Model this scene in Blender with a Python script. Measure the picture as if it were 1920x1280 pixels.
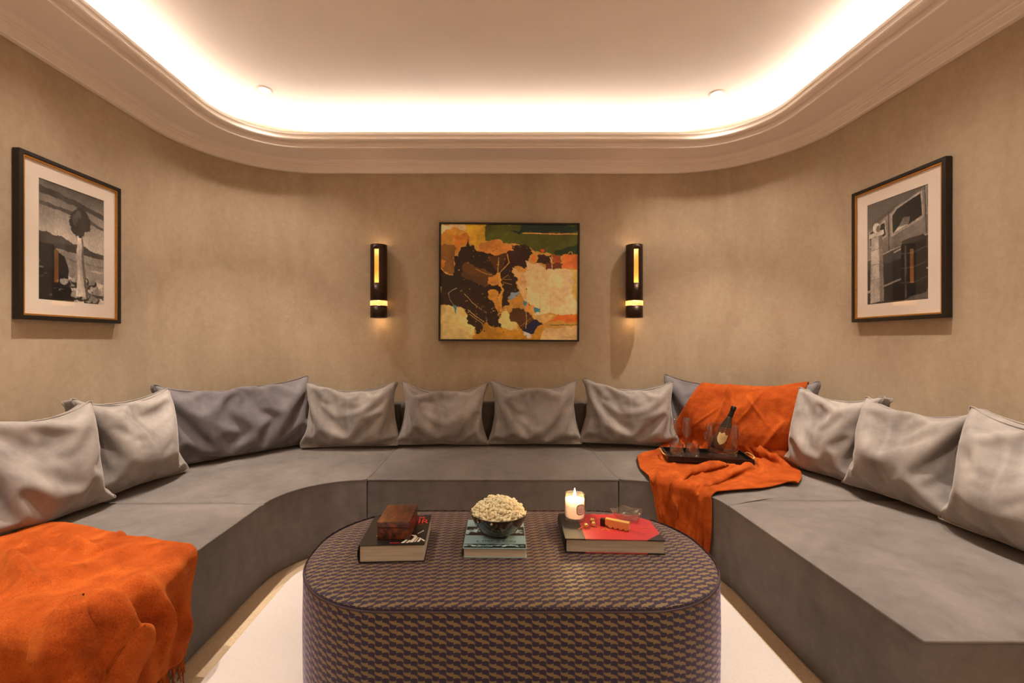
import bpy, bmesh, math, random, time
import numpy as np
from mathutils import Vector, Matrix, Euler
T0 = time.time()
for o in list(bpy.data.objects): bpy.data.objects.remove(o)
scene = bpy.context.scene
COL = scene.collection
random.seed(4); rng = np.random.default_rng(4)
PI = math.pi

# ------------------------------------------------------------------ camera, world, exposure
F = 840.0; UX = 923.0; HC = 1.25
cam_d = bpy.data.cameras.new('camera'); cam = bpy.data.objects.new('camera', cam_d); COL.objects.link(cam)
cam.location = (0, 0, HC); cam.rotation_euler = (PI/2, 0, 0)
cam_d.sensor_fit = 'HORIZONTAL'; cam_d.sensor_width = 36; cam_d.lens = F/1920*36
cam_d.shift_x = (960-UX)/1920; cam_d.clip_start = 0.05
scene.camera = cam
w = bpy.data.worlds.new('world'); scene.world = w; w.use_nodes = True
w.node_tree.nodes['Background'].inputs[0].default_value = (1, .8, .6, 1)
w.node_tree.nodes['Background'].inputs[1].default_value = 0.0
scene.view_settings.view_transform = 'Standard'
scene.view_settings.look = 'None'
scene.view_settings.exposure = 1.0
scene.view_settings.gamma = 1.0
scene.view_settings.use_curve_mapping = False
LED_STRENGTH = 27.0
LED_COL = (1.0, 0.885, 0.77)
BEAM_W, SPILL_W = 84.0, 33.0
SPOT_COL = (1.0, 0.865, 0.73)

# ------------------------------------------------------------------ helpers
def lin(r, g, b):
    f = lambda c: ((c/255+0.055)/1.055)**2.4 if c > 10 else c/255/12.92
    return (f(r), f(g), f(b), 1.0)
def linarr(a):
    a = np.asarray(a, float)/255
    return np.where(a > .04045, ((a+.055)/1.055)**2.4, a/12.92)

class NT:
    def __init__(s, name):
        s.m = bpy.data.materials.new(name); s.m.use_nodes = True
        s.t = s.m.node_tree; s.t.nodes.clear()
        s.out = s.n('ShaderNodeOutputMaterial')
    def n(s, typ, **kw):
        nd = s.t.nodes.new(typ)
        for k, v in kw.items(): setattr(nd, k, v)
        return nd
    def set(s, sock, v):
        if hasattr(v, 'is_output') or isinstance(v, bpy.types.NodeSocket): s.t.links.new(v, sock)
        else: sock.default_value = v
    def math(s, op, a, b=None, c=None):
        nd = s.n('ShaderNodeMath', operation=op)
        s.set(nd.inputs[0], a)
        if b is not None: s.set(nd.inputs[1], b)
        if c is not None: s.set(nd.inputs[2], c)
        return nd.outputs[0]
    def coord(s, which='Object', scale=(1, 1, 1), rot=(0, 0, 0)):
        tc = s.n('ShaderNodeTexCoord'); mp = s.n('ShaderNodeMapping')
        mp.inputs['Scale'].default_value = scale; mp.inputs['Rotation'].default_value = rot
        s.t.links.new(tc.outputs[which], mp.inputs['Vector']); return mp.outputs[0]
    def noise(s, vec, scale, detail=3, rough=.5, dist=0):
        nd = s.n('ShaderNodeTexNoise')
        s.t.links.new(vec, nd.inputs['Vector'])
        nd.inputs['Scale'].default_value = scale; nd.inputs['Detail'].default_value = detail
        nd.inputs['Roughness'].default_value = rough; nd.inputs['Distortion'].default_value = dist
        return nd.outputs['Fac']
    def ramp(s, fac, stops):
        nd = s.n('ShaderNodeValToRGB'); s.set(nd.inputs[0], fac)
        e = nd.color_ramp.elements
        e[0].position, e[0].color = stops[0]; e[1].position, e[1].color = stops[-1]
        for p, c in stops[1:-1]:
            x = e.new(p); x.color = c
        return nd.outputs[0]
    def mix(s, fac, a, b, blend='MIX'):
        nd = s.n('ShaderNodeMix', data_type='RGBA', blend_type=blend)
        s.set(nd.inputs['Factor'], fac); s.set(nd.inputs[6], a); s.set(nd.inputs[7], b)
        return nd.outputs[2]
    def bump(s, h, strength=.2, dist=.01):
        nd = s.n('ShaderNodeBump'); s.t.links.new(h, nd.inputs['Height'])
        nd.inputs['Strength'].default_value = strength; nd.inputs['Distance'].default_value = dist
        return nd.outputs[0]
    def bsdf(s, **kw):
        nd = s.n('ShaderNodeBsdfPrincipled')
        for k, v in kw.items(): s.set(nd.inputs[k.replace('_', ' ')], v)
        s.t.links.new(nd.outputs[0], s.out.inputs[0]); return nd

def simple(name, col, rough=.5, metal=0, var=0.0, vscale=20, bump=0, bscale=60, **kw):
    t = NT(name); v = t.coord()
    c = col
    if var:
        n = t.noise(v, vscale, 4, .6)
        d = tuple(x*(1-var) for x in col[:3])+(1,); l = tuple(min(1, x*(1+var)) for x in col[:3])+(1,)
        c = t.ramp(n, [(.3, d), (.7, l)])
    b = dict(Base_Color=c, Roughness=rough, Metallic=metal)
    if bump: b['Normal'] = t.bump(t.noise(v, bscale, 3), bump, .003)
    b.update(kw); t.bsdf(**b); return t.m

def velvet(name, c0, c1, sheen=.35, sc=2.2):
    t = NT(name); v = t.coord()
    n1 = t.noise(t.coord(scale=(1, 1, .45)), sc, 5, .55, .8)
    n2 = t.noise(v, 14, 4, .6, .4)
    n3 = t.noise(v, 420, 2, .5)
    f = t.math('ADD', t.math('MULTIPLY', n1, .68), t.math('MULTIPLY', n2, .32))
    c = t.ramp(f, [(.31, c0), (.5, tuple((a+b)/2 for a, b in zip(c0, c1))), (.69, c1)])
    hb = t.math('ADD', t.math('MULTIPLY', n3, .25), t.math('MULTIPLY', n2, 1.0))
    t.bsdf(Base_Color=c, Roughness=.85, Sheen_Weight=sheen, Sheen_Roughness=.4,
           Sheen_Tint=(1, .93, .88, 1), Normal=t.bump(hb, .18, .006), Specular_IOR_Level=.15)
    return t.m

def emission(name, col, strength):
    t = NT(name); e = t.n('ShaderNodeEmission'); e.inputs[0].default_value = col; e.inputs[1].default_value = strength
    t.t.links.new(e.outputs[0], t.out.inputs[0]); return t.m

def glass(name, col=(1, 1, 1, 1), ior=1.5, rough=0.0, bump=None):
    t = NT(name); kw = dict(Base_Color=col, Roughness=rough, IOR=ior, Transmission_Weight=1.0)
    t.bsdf(**kw); return t.m

def pane_mat(name, f0=.04, pw=5.0, tint=(1, 1, 1, 1)):
    t = NT(name); tr = t.n('ShaderNodeBsdfTransparent'); g = t.n('ShaderNodeBsdfGlossy')
    g.inputs['Roughness'].default_value = .02
    lw = t.n('ShaderNodeLayerWeight'); fac = t.math('ADD', f0, t.math('MULTIPLY', .9-f0, t.math('POWER', lw.outputs['Facing'], pw))); tr.inputs[0].default_value = tint
    mx = t.n('ShaderNodeMixShader')
    t.t.links.new(fac, mx.inputs[0]); t.t.links.new(tr.outputs[0], mx.inputs[1]); t.t.links.new(g.outputs[0], mx.inputs[2])
    t.t.links.new(mx.outputs[0], t.out.inputs[0]); return t.m

def link(name, me, mat=None, parent=None, smooth=False, loc=None, rot=None):
    o = bpy.data.objects.new(name, me); COL.objects.link(o)
    if mat is not None and len(me.materials) == 0: me.materials.append(mat)
    if smooth: me.polygons.foreach_set('use_smooth', np.ones(len(me.polygons), bool))
    if parent is not None: o.parent = parent
    if loc is not None: o.location = loc
    if rot is not None: o.rotation_euler = rot
    return o
def mesh_np(name, V, Fq):
    me = bpy.data.meshes.new(name); V = np.asarray(V, np.float32)
    me.from_pydata(V.tolist(), [], [tuple(f) for f in (Fq.tolist() if hasattr(Fq, 'tolist') else Fq)])
    me.update(); return me
def empty(name, loc=(0, 0, 0), rz=0, rot=None):
    o = bpy.data.objects.new(name, None); COL.objects.link(o); o.location = loc
    o.rotation_euler = rot if rot is not None else (0, 0, rz); o.empty_display_size = .05
    return o
def tag(o, label, cat, group=None):
    o['label'] = label; o['category'] = cat
    if group: o['group'] = group
    return o
def struct(o, label=None, cat=None):
    o['kind'] = 'structure'
    if label: o['label'] = label
    if cat: o['category'] = cat
    return o
def bm_obj(name, bm, mat, parent=None, smooth=False, **kw):
    bmesh.ops.recalc_face_normals(bm, faces=bm.faces)
    me = bpy.data.meshes.new(name); bm.to_mesh(me); bm.free()
    return link(name, me, mat, parent, smooth, **kw)
def bevel(o, w=.003, seg=2, ang=40):
    m = o.modifiers.new('bevel', 'BEVEL'); m.width = w; m.segments = seg; m.limit_method = 'ANGLE'; m.angle_limit = math.radians(ang)
    return o
def subsurf(o, l=1):
    m = o.modifiers.new('sub', 'SUBSURF'); m.levels = l; m.render_levels = l; return o
def solidify(o, t, off=0):
    m = o.modifiers.new('solid', 'SOLIDIFY'); m.thickness = t; m.offset = off; return o
def box(bm, x0, x1, y0, y1, z0, z1):
    vs = [bm.verts.new((x, y, z)) for z in (z0, z1) for x, y in ((x0, y0), (x1, y0), (x1, y1), (x0, y1))]
    for f in ((3, 2, 1, 0), (4, 5, 6, 7), (0, 1, 5, 4), (1, 2, 6, 5), (2, 3, 7, 6), (3, 0, 4, 7)):
        bm.faces.new([vs[i] for i in f])
def box_obj(name, b, mat, parent=None, bev=.002, **kw):
    bm = bmesh.new(); box(bm, *b); o = bm_obj(name, bm, mat, parent, **kw)
    if bev: bevel(o, bev)
    return o
def lathe(bm, prof, seg=40, cx=0, cy=0, close=True):
    """prof: list (r,z) bottom->top order; r=0 makes a pole"""
    rings = []
    for r, z in prof:
        if r < 1e-6: rings.append([bm.verts.new((cx, cy, z))])
        else: rings.append([bm.verts.new((cx+r*math.cos(2*PI*i/seg), cy+r*math.sin(2*PI*i/seg), z)) for i in range(seg)])
    for a, b in zip(rings, rings[1:]):
        for i in range(seg):
            j = (i+1) % seg
            if len(a) == 1 and len(b) == 1: continue
            if len(a) == 1: bm.faces.new((a[0], b[j], b[i]))
            elif len(b) == 1: bm.faces.new((a[i], a[j], b[0]))
            else: bm.faces.new((a[i], a[j], b[j], b[i]))
def lathe_obj(name, prof, mat, parent=None, seg=40, smooth=True, **kw):
    bm = bmesh.new(); lathe(bm, prof, seg); o = bm_obj(name, bm, mat, parent, smooth, **kw)
    return o
def tube_mesh(name, pts, r, sides=6, closed=False):
    P = np.asarray(pts, float); n = len(P)
    if closed: Tn = np.roll(P, -1, 0)-np.roll(P, 1, 0)
    else: Tn = np.gradient(P, axis=0)
    Tn /= np.linalg.norm(Tn, axis=1, keepdims=True)+1e-12
    up = np.array([0, 0, 1.0]); A = np.cross(Tn, up); bad = np.linalg.norm(A, axis=1) < 1e-3
    A[bad] = np.cross(Tn[bad], [1, 0, 0]); A /= np.linalg.norm(A, axis=1, keepdims=True)
    for i in range(1, n):
        if A[i]@A[i-1] < 0: A[i] *= -1
    B = np.cross(Tn, A)
    rr = np.broadcast_to(np.asarray(r, float), (n,))
    V = []
    for k in range(sides):
        a = 2*PI*k/sides
        V.append(P+rr[:, None]*(A*math.cos(a)+B*math.sin(a)))
    V = np.stack(V, 1).reshape(-1, 3)
    Fs = []
    for i in range(n if closed else n-1):
        for k in range(sides):
            a = i*sides+k; b = i*sides+(k+1) % sides
            c = ((i+1) % n)*sides+(k+1) % sides; d = ((i+1) % n)*sides+k
            Fs.append((a, b, c, d))
    if not closed:
        Fs.append(tuple(range(sides))[::-1]); Fs.append(tuple(range((n-1)*sides, n*sides)))
    return V, Fs
def tube_obj(name, pts, r, mat, parent=None, sides=6, closed=False):
    V, Fs = tube_mesh(name, pts, r, sides, closed)
    me = bpy.data.meshes.new(name); me.from_pydata(V.tolist(), [], Fs); me.update()
    return link(name, me, mat, parent, True)
def PX(u, v, z):      # pixel on horizontal plane at height z -> world point
    y = (HC-z)*F/(v-640); return Vector(((u-UX)/F*y, y, z))

# ------------------------------------------------------------------ materials
M = {}
M['wall'] = None
def wall_mat():
    t = NT('suede_wall_covering'); v = t.coord()
    n1 = t.noise(t.coord(scale=(1, 1, .5)), 2.4, 6, .6, .6)
    n2 = t.noise(t.coord(scale=(6, 6, .6)), 3.0, 4, .6)
    n3 = t.noise(v, 26, 6, .7, .6)
    f = t.math('ADD', t.math('ADD', t.math('MULTIPLY', n1, .55), t.math('MULTIPLY', n2, .10)), t.math('MULTIPLY', n3, .35))
    c = t.ramp(f, [(.34, lin(166, 146, 120)), (.5, lin(179, 160, 134)), (.66, lin(190, 173, 148))])
    t.bsdf(Base_Color=c, Roughness=.8, Specular_IOR_Level=.2, Sheen_Weight=.15, Normal=t.bump(n3, .12, .004))
    return t.m
M['wall'] = wall_mat()
M['plaster'] = simple('painted_plaster', lin(242, 232, 222), .6, var=.02, vscale=3)
M['ceil'] = simple('ceiling_paint', lin(236, 224, 213), .45, var=.03, vscale=1.5, bump=.03, bscale=4)
M['carpet'] = simple('beige_carpet', lin(188, 164, 134), .95, var=.12, vscale=90, bump=.4, bscale=350)
M['rug'] = simple('cream_rug', lin(196, 186, 180), .95, var=.05, vscale=130, bump=.4, bscale=420)
M['vel'] = velvet('taupe_velvet', lin(86, 80, 77), lin(126, 118, 113), .3, 1.7)
M['vel2'] = velvet('taupe_velvet_cushion', lin(116, 109, 106), lin(172, 163, 156), .45, 4.0)
M['vel3'] = velvet('grey_velvet_cushion', lin(92, 87, 90), lin(128, 122, 124), .4, 3.2)
M['black'] = simple('black_lacquer', lin(22, 18, 16), .35)
M['blackmatte'] = simple('black_frame_wood', lin(26, 19, 15), .4, var=.2, vscale=40)
M['gold'] = simple('gold_metal', lin(224, 192, 116), .3, .5)
M['goldleaf'] = simple('gold_leaf', lin(190, 135, 55), .4, .7, var=.15, vscale=80)
M['bronze'] = simple('dark_bronze', lin(62, 45, 36), .38, .7, var=.15, vscale=30)
M['mat'] = simple('cream_mat_board', lin(238, 226, 212), .8, var=.01)
M['pane'] = pane_mat('picture_glass')
M['paper'] = None
def paper_mat(name, c0, c1, sc=260):
    t = NT(name); n = t.noise(t.coord(scale=(1, 1, 60)), 6, 3, .7)
    t.bsdf(Base_Color=t.ramp(n, [(.3, c0), (.7, c1)]), Roughness=.85, Normal=t.bump(n, .3, .002)); return t.m
M['paper'] = paper_mat('page_edges', lin(176, 164, 142), lin(222, 212, 192))
M['glass'] = pane_mat('clear_glass', .08, 2.4, (.97, .98, .98, 1)); M['crystal'] = pane_mat('cut_crystal', .16, 2.0, (.96, .97, .97, 1))
M['bottle'] = simple('dark_bottle_glass', lin(34, 24, 18), .08, Coat_Weight=.6)
M['foil'] = simple('black_foil', lin(24, 18, 16), .32, .4, bump=.3, bscale=200)
def throw_mat():
    t = NT('orange_mohair'); v = t.coord()
    n1 = t.noise(v, 9, 5, .6, .5); n2 = t.noise(v, 230, 4, .7, 1.5)
    f = t.math('ADD', t.math('MULTIPLY', n1, .45), t.math('MULTIPLY', n2, .55))
    c = t.ramp(f, [(.38, lin(128, 49, 14)), (.52, lin(172, 74, 24)), (.66, lin(208, 106, 40))])
    t.bsdf(Base_Color=c, Roughness=.9, Sheen_Weight=.5, Sheen_Roughness=.45, Sheen_Tint=lin(255, 150, 70),
           Normal=t.bump(n2, .55, .006), Specular_IOR_Level=.1); return t.m
M['throw'] = throw_mat()
def wood_mat():
    t = NT('burr_wood'); n = t.noise(t.coord(scale=(6, 1.8, 6)), 4, 5, .6, 1.6); n2 = t.noise(t.coord(), 60, 4, .7)
    f = t.math('ADD', t.math('MULTIPLY', n, .8), t.math('MULTIPLY', n2, .2))
    t.bsdf(Base_Color=t.ramp(f, [(.36, lin(28, 11, 6)), (.5, lin(92, 40, 16)), (.62, lin(134, 66, 24))]), Roughness=.3, Coat_Weight=.3); return t.m
M['wood'] = wood_mat()
def bowl_mat():
    t = NT('polished_horn'); n = t.noise(t.coord(scale=(1, 1, .6)), 16, 4, .55, 2.0)
    t.bsdf(Base_Color=t.ramp(n, [(.35, lin(20, 15, 11)), (.52, lin(52, 36, 22)), (.6, lin(92, 68, 42)), (.7, lin(110, 110, 104))]), Roughness=.15, Coat_Weight=.4); return t.m
M['horn'] = bowl_mat()
M['pop'] = simple('popcorn', lin(255, 231, 192), .8, var=.15, vscale=130, bump=.3, bscale=300, Subsurface_Weight=.1)
M['led'] = emission('led_strip_glow', LED_COL+(1,), LED_STRENGTH)
M['lens'] = emission('downlight_lens', (1, .9, .78, 1), 16)
def art_mat(name, rough=.6, tint=1.0):
    t = NT(name); a = t.n('ShaderNodeVertexColor'); a.layer_name = 'Col'
    n = t.noise(t.coord(), 160, 3)
    t.bsdf(Base_Color=a.outputs[0], Roughness=rough, Normal=t.bump(n, .08, .002)); return t.m
M['oil'] = art_mat('oil_paint', .5); M['photo'] = art_mat('photo_print', .55); M['print'] = art_mat('cover_print', .35)

# ------------------------------------------------------------------ ROOM SHELL
XL, XR, YF, YB, RC = -2.30, 2.35, -2.2, 3.835, .84
ZCEIL = 3.04
def path(d, n=18):
    """rounded rectangle inset by d; left side first, then back, right, front. returns pts and section index"""
    r = RC-d; pts = []; sec = []
    def line(a, b, k, s):
        for i in range(k):
            t = i/k; pts.append((a[0]+(b[0]-a[0])*t, a[1]+(b[1]-a[1])*t)); sec.append(s)
    def arc(cx, cy, a0, s):
        for i in range(n):
            a = a0-(PI/2)*i/n; pts.append((cx+r*math.cos(a), cy+r*math.sin(a))); sec.append(s)
    line((XL+d, YF+RC), (XL+d, YB-RC), 6, 'left'); arc(XL+RC, YB-RC, PI, 'back')
    line((XL+RC, YB-d), (XR-RC, YB-d), 6, 'back'); arc(XR-RC, YB-RC, PI/2, 'back')
    line((XR-d, YB-RC), (XR-d, YF+RC), 6, 'right'); arc(XR-RC, YF+RC, 0, 'front')
    line((XR-RC, YF+d), (XL+RC, YF+d), 6, 'front'); arc(XL+RC, YF+RC, -PI/2, 'front')
    return pts, sec
def sweep(name, prof, mat, section=None, parent=None, smooth=True, closed=True):
    rings = [path(d)[0] for d, z in prof]; sec = path(0)[1]; n = len(sec)
    V = [(x, y, z) for (d, z), ring in zip(prof, rings) for x, y in ring]
    Fs = []; m = len(prof)
    for k in range(m if closed else m-1):
        k2 = (k+1) % m
        for i in range(n):
            if section and sec[i] != section: continue
            j = (i+1) % n
            Fs.append((k*n+i, k*n+j, k2*n+j, k2*n+i))
    me = bpy.data.meshes.new(name); me.from_pydata(V, [], Fs); me.update()
    bm = bmesh.new(); bm.from_mesh(me); bmesh.ops.delete(bm, geom=[v for v in bm.verts if not v.link_faces], context='VERTS')
    if section:  # end caps
        eds = [e for e in bm.edges if e.is_boundary]
        if eds: bmesh.ops.holes_fill(bm, edges=eds, sides=0)
    bmesh.ops.recalc_face_normals(bm, faces=bm.faces); bm.to_mesh(me); bm.free()
    o = link(name, me, mat, parent)
    if smooth:
        me.polygons.foreach_set('use_smooth', np.ones(len(me.polygons), bool))
        try: me.set_sharp_from_angle(angle=math.radians(28))
        except Exception: pass
    return o
for s in ('left', 'back', 'right', 'front'):
    struct(sweep('wall_'+s, [(0, 0), (0, ZCEIL), (-.1, ZCEIL), (-.1, 0)], M['wall'], s))
fl = struct(box_obj('floor', (XL-.2, XR+.2, YF-.2, YB+.2, -.06, 0), M['carpet'], bev=0))
ce = struct(box_obj('ceiling', (XL-.2, XR+.2, YF-.2, YB+.2, ZCEIL, ZCEIL+.06), M['ceil'], bev=0))
so = sweep('soffit', [(0, 2.78), (.306, 2.78), (.306, 2.80), (0, 2.80)], M['plaster'], parent=ce)
cov = [(.045+.03*(1-math.cos(a)), 2.752+.027*math.sin(a)) for a in np.linspace(0, PI/2, 6)]
struct(sweep('trim_1', [(0, 2.684), (.028, 2.684), (.033, 2.689), (.033, 2.726), (.038, 2.729), (.038, 2.744), (.045, 2.747)]+cov+[(0, 2.7795)], M['plaster']))
struct(sweep('trim_2', [(.302, 2.781), (.303, 2.772), (.309, 2.768), (.317, 2.770), (.320, 2.776), (.311, 2.790), (.311, 2.816), (.350, 2.817), (.354, 2.812), (.362, 2.814), (.366, 2.820), (.356, 2.836),
       (.356, 2.848), (.361, 2.850), (.364, 2.856), (.358, 2.866), (.358, 2.874), (.340, 2.874), (.340, 2.860), (.12, 2.860), (.12, 2.852), (.302, 2.852)], M['plaster']))
led = sweep('led_strip', [(.205, 2.8605), (.219, 2.8605), (.219, 2.8705), (.205, 2.8705)], M['led'], smooth=False)
tag(led, 'warm glowing strip light hidden in the ceiling cove ledge', 'strip light')

def downlight(x, y, label, seen=True):
    r = empty('recessed_downlight', (x, y, ZCEIL))
    tag(r, label, 'downlight', 'recessed ceiling downlights')
    bm = bmesh.new(); lathe(bm, [(.034, -.001), (.036, -.006), (.052, -.006), (.056, -.001)], 32)
    bm_obj('trim_ring', bm, M['plaster'], r, True)
    lathe_obj('lens', [(0, -.003), (.034, -.002)], M['lens'], r, 24)
    for nm, en, ang_, bl in (('downlight_beam', BEAM_W, 56, .75), ('downlight_spill', SPILL_W, 112, 1.0)):
        l = bpy.data.lights.new(nm, 'SPOT'); l.energy = en; l.color = SPOT_COL
        l.spot_size = math.radians(ang_); l.spot_blend = bl; l.shadow_soft_size = .025
        lo = bpy.data.objects.new(nm, l); COL.objects.link(lo); lo.parent = r; lo.location = (0, 0, -.012)
downlight(-1.62, 3.186, 'small round recessed ceiling downlight on the left')
downlight(1.62, 3.235, 'small round recessed ceiling downlight on the right')
for x, y, lab in ((-1.62, 1.2, 'recessed ceiling downlight above the near end of the left sofa'), (1.62, 1.2, 'recessed ceiling downlight above the near end of the right sofa'),
                  (-1.62, 2.16, 'added unseen ceiling downlight above the left framed photograph'), (1.62, 2.16, 'added unseen ceiling downlight above the right framed photograph'),  # pair added out of view to brighten the side walls
                  (-.9, -.4, 'added unseen ceiling downlight just behind the viewpoint, left of the rug'), (.9, -.4, 'added unseen ceiling downlight just behind the viewpoint, right of the rug'),  # pair added behind the camera for ambient light
                  (-.9, -1.5, 'added unseen ceiling downlight near the front wall, left of the rug'), (.9, -1.5, 'added unseen ceiling downlight near the front wall, right of the rug')):  # further pair added out of view, lifts the general light level
    downlight(x, y, lab)

# ------------------------------------------------------------------ RUG
bm = bmesh.new()
def rrect(x0, x1, y0, y1, r, n=8):
    p = []
    for cx, cy, a0 in ((x1-r, y1-r, 0), (x0+r, y1-r, PI/2), (x0+r, y0+r, PI), (x1-r, y0+r, 1.5*PI)):
        p += [(cx+r*math.cos(a0+PI/2*i/n), cy+r*math.sin(a0+PI/2*i/n)) for i in range(n+1)]
    return p
pts = rrect(-1.06, 1.12, -.6, 2.60, .3)
f = bm.faces.new([bm.verts.new((x, y, .001)) for x, y in pts])
g = bmesh.ops.extrude_face_region(bm, geom=[f]); bmesh.ops.translate(bm, verts=[v for v in g['geom'] if isinstance(v, bmesh.types.BMVert)], vec=(0, 0, .013))
rug = bm_obj('rug', bm, M['rug']); bevel(rug, .004, 2)
tag(rug, 'cream wool rug on the carpet under the patterned ottoman', 'rug')
# carpet
# ------------------------------------------------------------------ SOFA
SEAT = .42
def resample(P, n):
    P = np.asarray(P, float); d = np.r_[0, np.cumsum(np.linalg.norm(np.diff(P, axis=0), axis=1))]
    s = np.linspace(0, d[-1], n); return np.stack([np.interp(s, d, P[:, k]) for k in range(P.shape[1])], 1)
def patch_block(name, Fc, Bc, z0, z1, mat, parent, m=14, puff=.012, wob=.003, bev=.012, seed=0, nz=5):
    """closed block between front curve Fc and back curve Bc (same count)"""
    n = len(Fc); r = np.random.default_rng(seed)
    S, Tt = np.meshgrid(np.linspace(0, 1, n), np.linspace(0, 1, m), indexing='ij')
    XY = Fc[:, None, :]*(1-Tt[..., None])+Bc[:, None, :]*Tt[..., None]
    ph = r.random(6)*6.28
    e = np.minimum(np.minimum(S, 1-S)*4, 1)*np.minimum(np.minimum(Tt, 1-Tt)*4, 1)
    e = np.sin(np.clip(e, 0, 1)*PI/2)
    wv = np.sin(XY[..., 0]*9+ph[0])*np.sin(XY[..., 1]*7+ph[1])+.6*np.sin(XY[..., 0]*17+XY[..., 1]*11+ph[2])
    Z = z1+e*(puff+wob*wv)
    bm = bmesh.new()
    top = [[bm.verts.new((XY[i, j, 0], XY[i, j, 1], Z[i, j])) for j in range(m)] for i in range(n)]
    for i in range(n-1):
        for j in range(m-1): bm.faces.new((top[i][j], top[i+1][j], top[i+1][j+1], top[i][j+1]))
    loop = [top[i][0] for i in range(n)]+[top[n-1][j] for j in range(1, m)]+[top[i][m-1] for i in range(n-2, -1, -1)]+[top[0][j] for j in range(m-2, 0, -1)]
    prev = loop; k = len(loop)
    for q in range(1, nz+1):
        z = z1+(z0-z1)*q/nz
        cur = [bm.verts.new((v.co.x, v.co.y, z)) for v in loop]
        for a in range(k): bm.faces.new((prev[a], cur[a], cur[(a+1) % k], prev[(a+1) % k]))
        prev = cur
    bm.faces.new(prev)
    border = [(v.co.x, v.co.y, v.co.z) for v in loop]
    o = bm_obj(name, bm, mat, parent, True); bevel(o, bev, 3, 50)
    return o, border
def sofa_module(label, Fc, Bc, Kc, seed):
    """Fc front curve, Bc seat back curve, Kc outer back curve of backrest"""
    c = (Fc.mean(0)+Bc.mean(0))/2
    root = empty('sofa_module', (c[0], c[1], 0)); tag(root, label, 'sofa', 'modules of the curved sectional sofa')
    off = lambda P: np.asarray(P)-c
    o, border = patch_block('seat', off(Fc), off(Bc), .004, SEAT-.006, M['vel'], root, puff=.014, seed=seed)
    # piping along top edge, pulled a little outward
    B = np.array(border); n = len(Fc)
    cen = B[:, :2].mean(0)
    piece = np.vstack([B[n-1:n-1+1], B[:n][::-1]])[1:]
    ring = B.copy(); ring[:, 2] = SEAT-.0085
    d = 0.004
    Tn = np.roll(ring, -1, 0)-np.roll(ring, 1, 0); N = np.stack([Tn[:, 1], -Tn[:, 0]], 1); N /= np.linalg.norm(N, axis=1, keepdims=True)+1e-9
    a = 0.5*np.sum(ring[:, 0]*np.roll(ring[:, 1], -1)-np.roll(ring[:, 0], -1)*ring[:, 1])
    ring[:, :2] += N*(-.002 if a > 0 else .002)
    tube_obj('piping', ring, .0052, M['vel'], root, 8, True)
    patch_block('backrest', off(Bc), off(Kc), .004, .745, M['vel'], root, m=4, puff=.008, wob=0, bev=.025, seed=seed+7)
    return root
def straight(p, q, n=24): return np.stack([np.linspace(p[0], q[0], n), np.linspace(p[1], q[1], n)], 1)
def arcpts(cx, cy, r, a0, a1, n=14): 
    a = np.linspace(a0, a1, n); return np.stack([cx+r*np.cos(a), cy+r*np.sin(a)], 1)
G = .004
XSL, XSR = -1.18, 1.205
XBL, XBR, YBB = -2.17, 2.20, 3.69
KL, KR, KB = -2.285, 2.335, 3.82
YJL, YJR, YN = 2.315, 2.36, 1.25
sofa_module('straight taupe velvet sofa module on the left with the orange throw over its near end',
    straight((XSL, YJL-G), (XSL, YN)), straight((XBL, YJL-G), (XBL, YN)), straight((KL, YJL-G), (KL, YN)), 1)
sofa_module('straight taupe velvet sofa module on the right, nothing draped over its seat',
    straight((XSR, YN), (XSR, YJR-G)), straight((XBR, YN), (XBR, YJR-G)), straight((KR, YN), (KR, YJR-G)), 2)
sofa_module('straight taupe velvet sofa module along the back wall below the abstract painting',
    straight((-.757, 2.71), (.765, 2.71)), straight((-.757, YBB), (.765, YBB)), straight((-.757, KB), (.765, KB)), 3)
def corner(sx, xs, xb, k, xm, yj, label, seed):
    r = abs(xs-xm); cy = 2.71-r; n = 40
    Fc = np.vstack([[[xm+sx*G, 2.71]], arcpts(xm+sx*.0, cy, r, PI/2, PI if sx < 0 else 0, 20), [[xs, yj+G]]])
    Fc[1, 0] = xm+sx*.02
    R1 = .72; Bc = np.vstack([[[xm+sx*G, YBB]], arcpts(xb-sx*R1, YBB-R1, R1, PI/2, PI if sx < 0 else 0, 24), [[xb, yj+G]]])
    R2 = .80; Kc = np.vstack([[[xm+sx*G, KB]], arcpts(k-sx*R2, KB-R2, R2, PI/2, PI if sx < 0 else 0, 24), [[k, yj+G]]])
    Fc, Bc, Kc = resample(Fc, n), resample(Bc, n), resample(Kc, n)
    sofa_module(label, Fc, Bc, Kc, seed)
corner(-1, XSL, XBL, KL, -.757, YJL, 'curved taupe velvet corner sofa module on the left, its seat bare', 4)
corner(1, XSR, XBR, KR, .765, YJR, 'curved taupe velvet corner sofa module on the right, under the orange throw and tray', 5)

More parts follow.
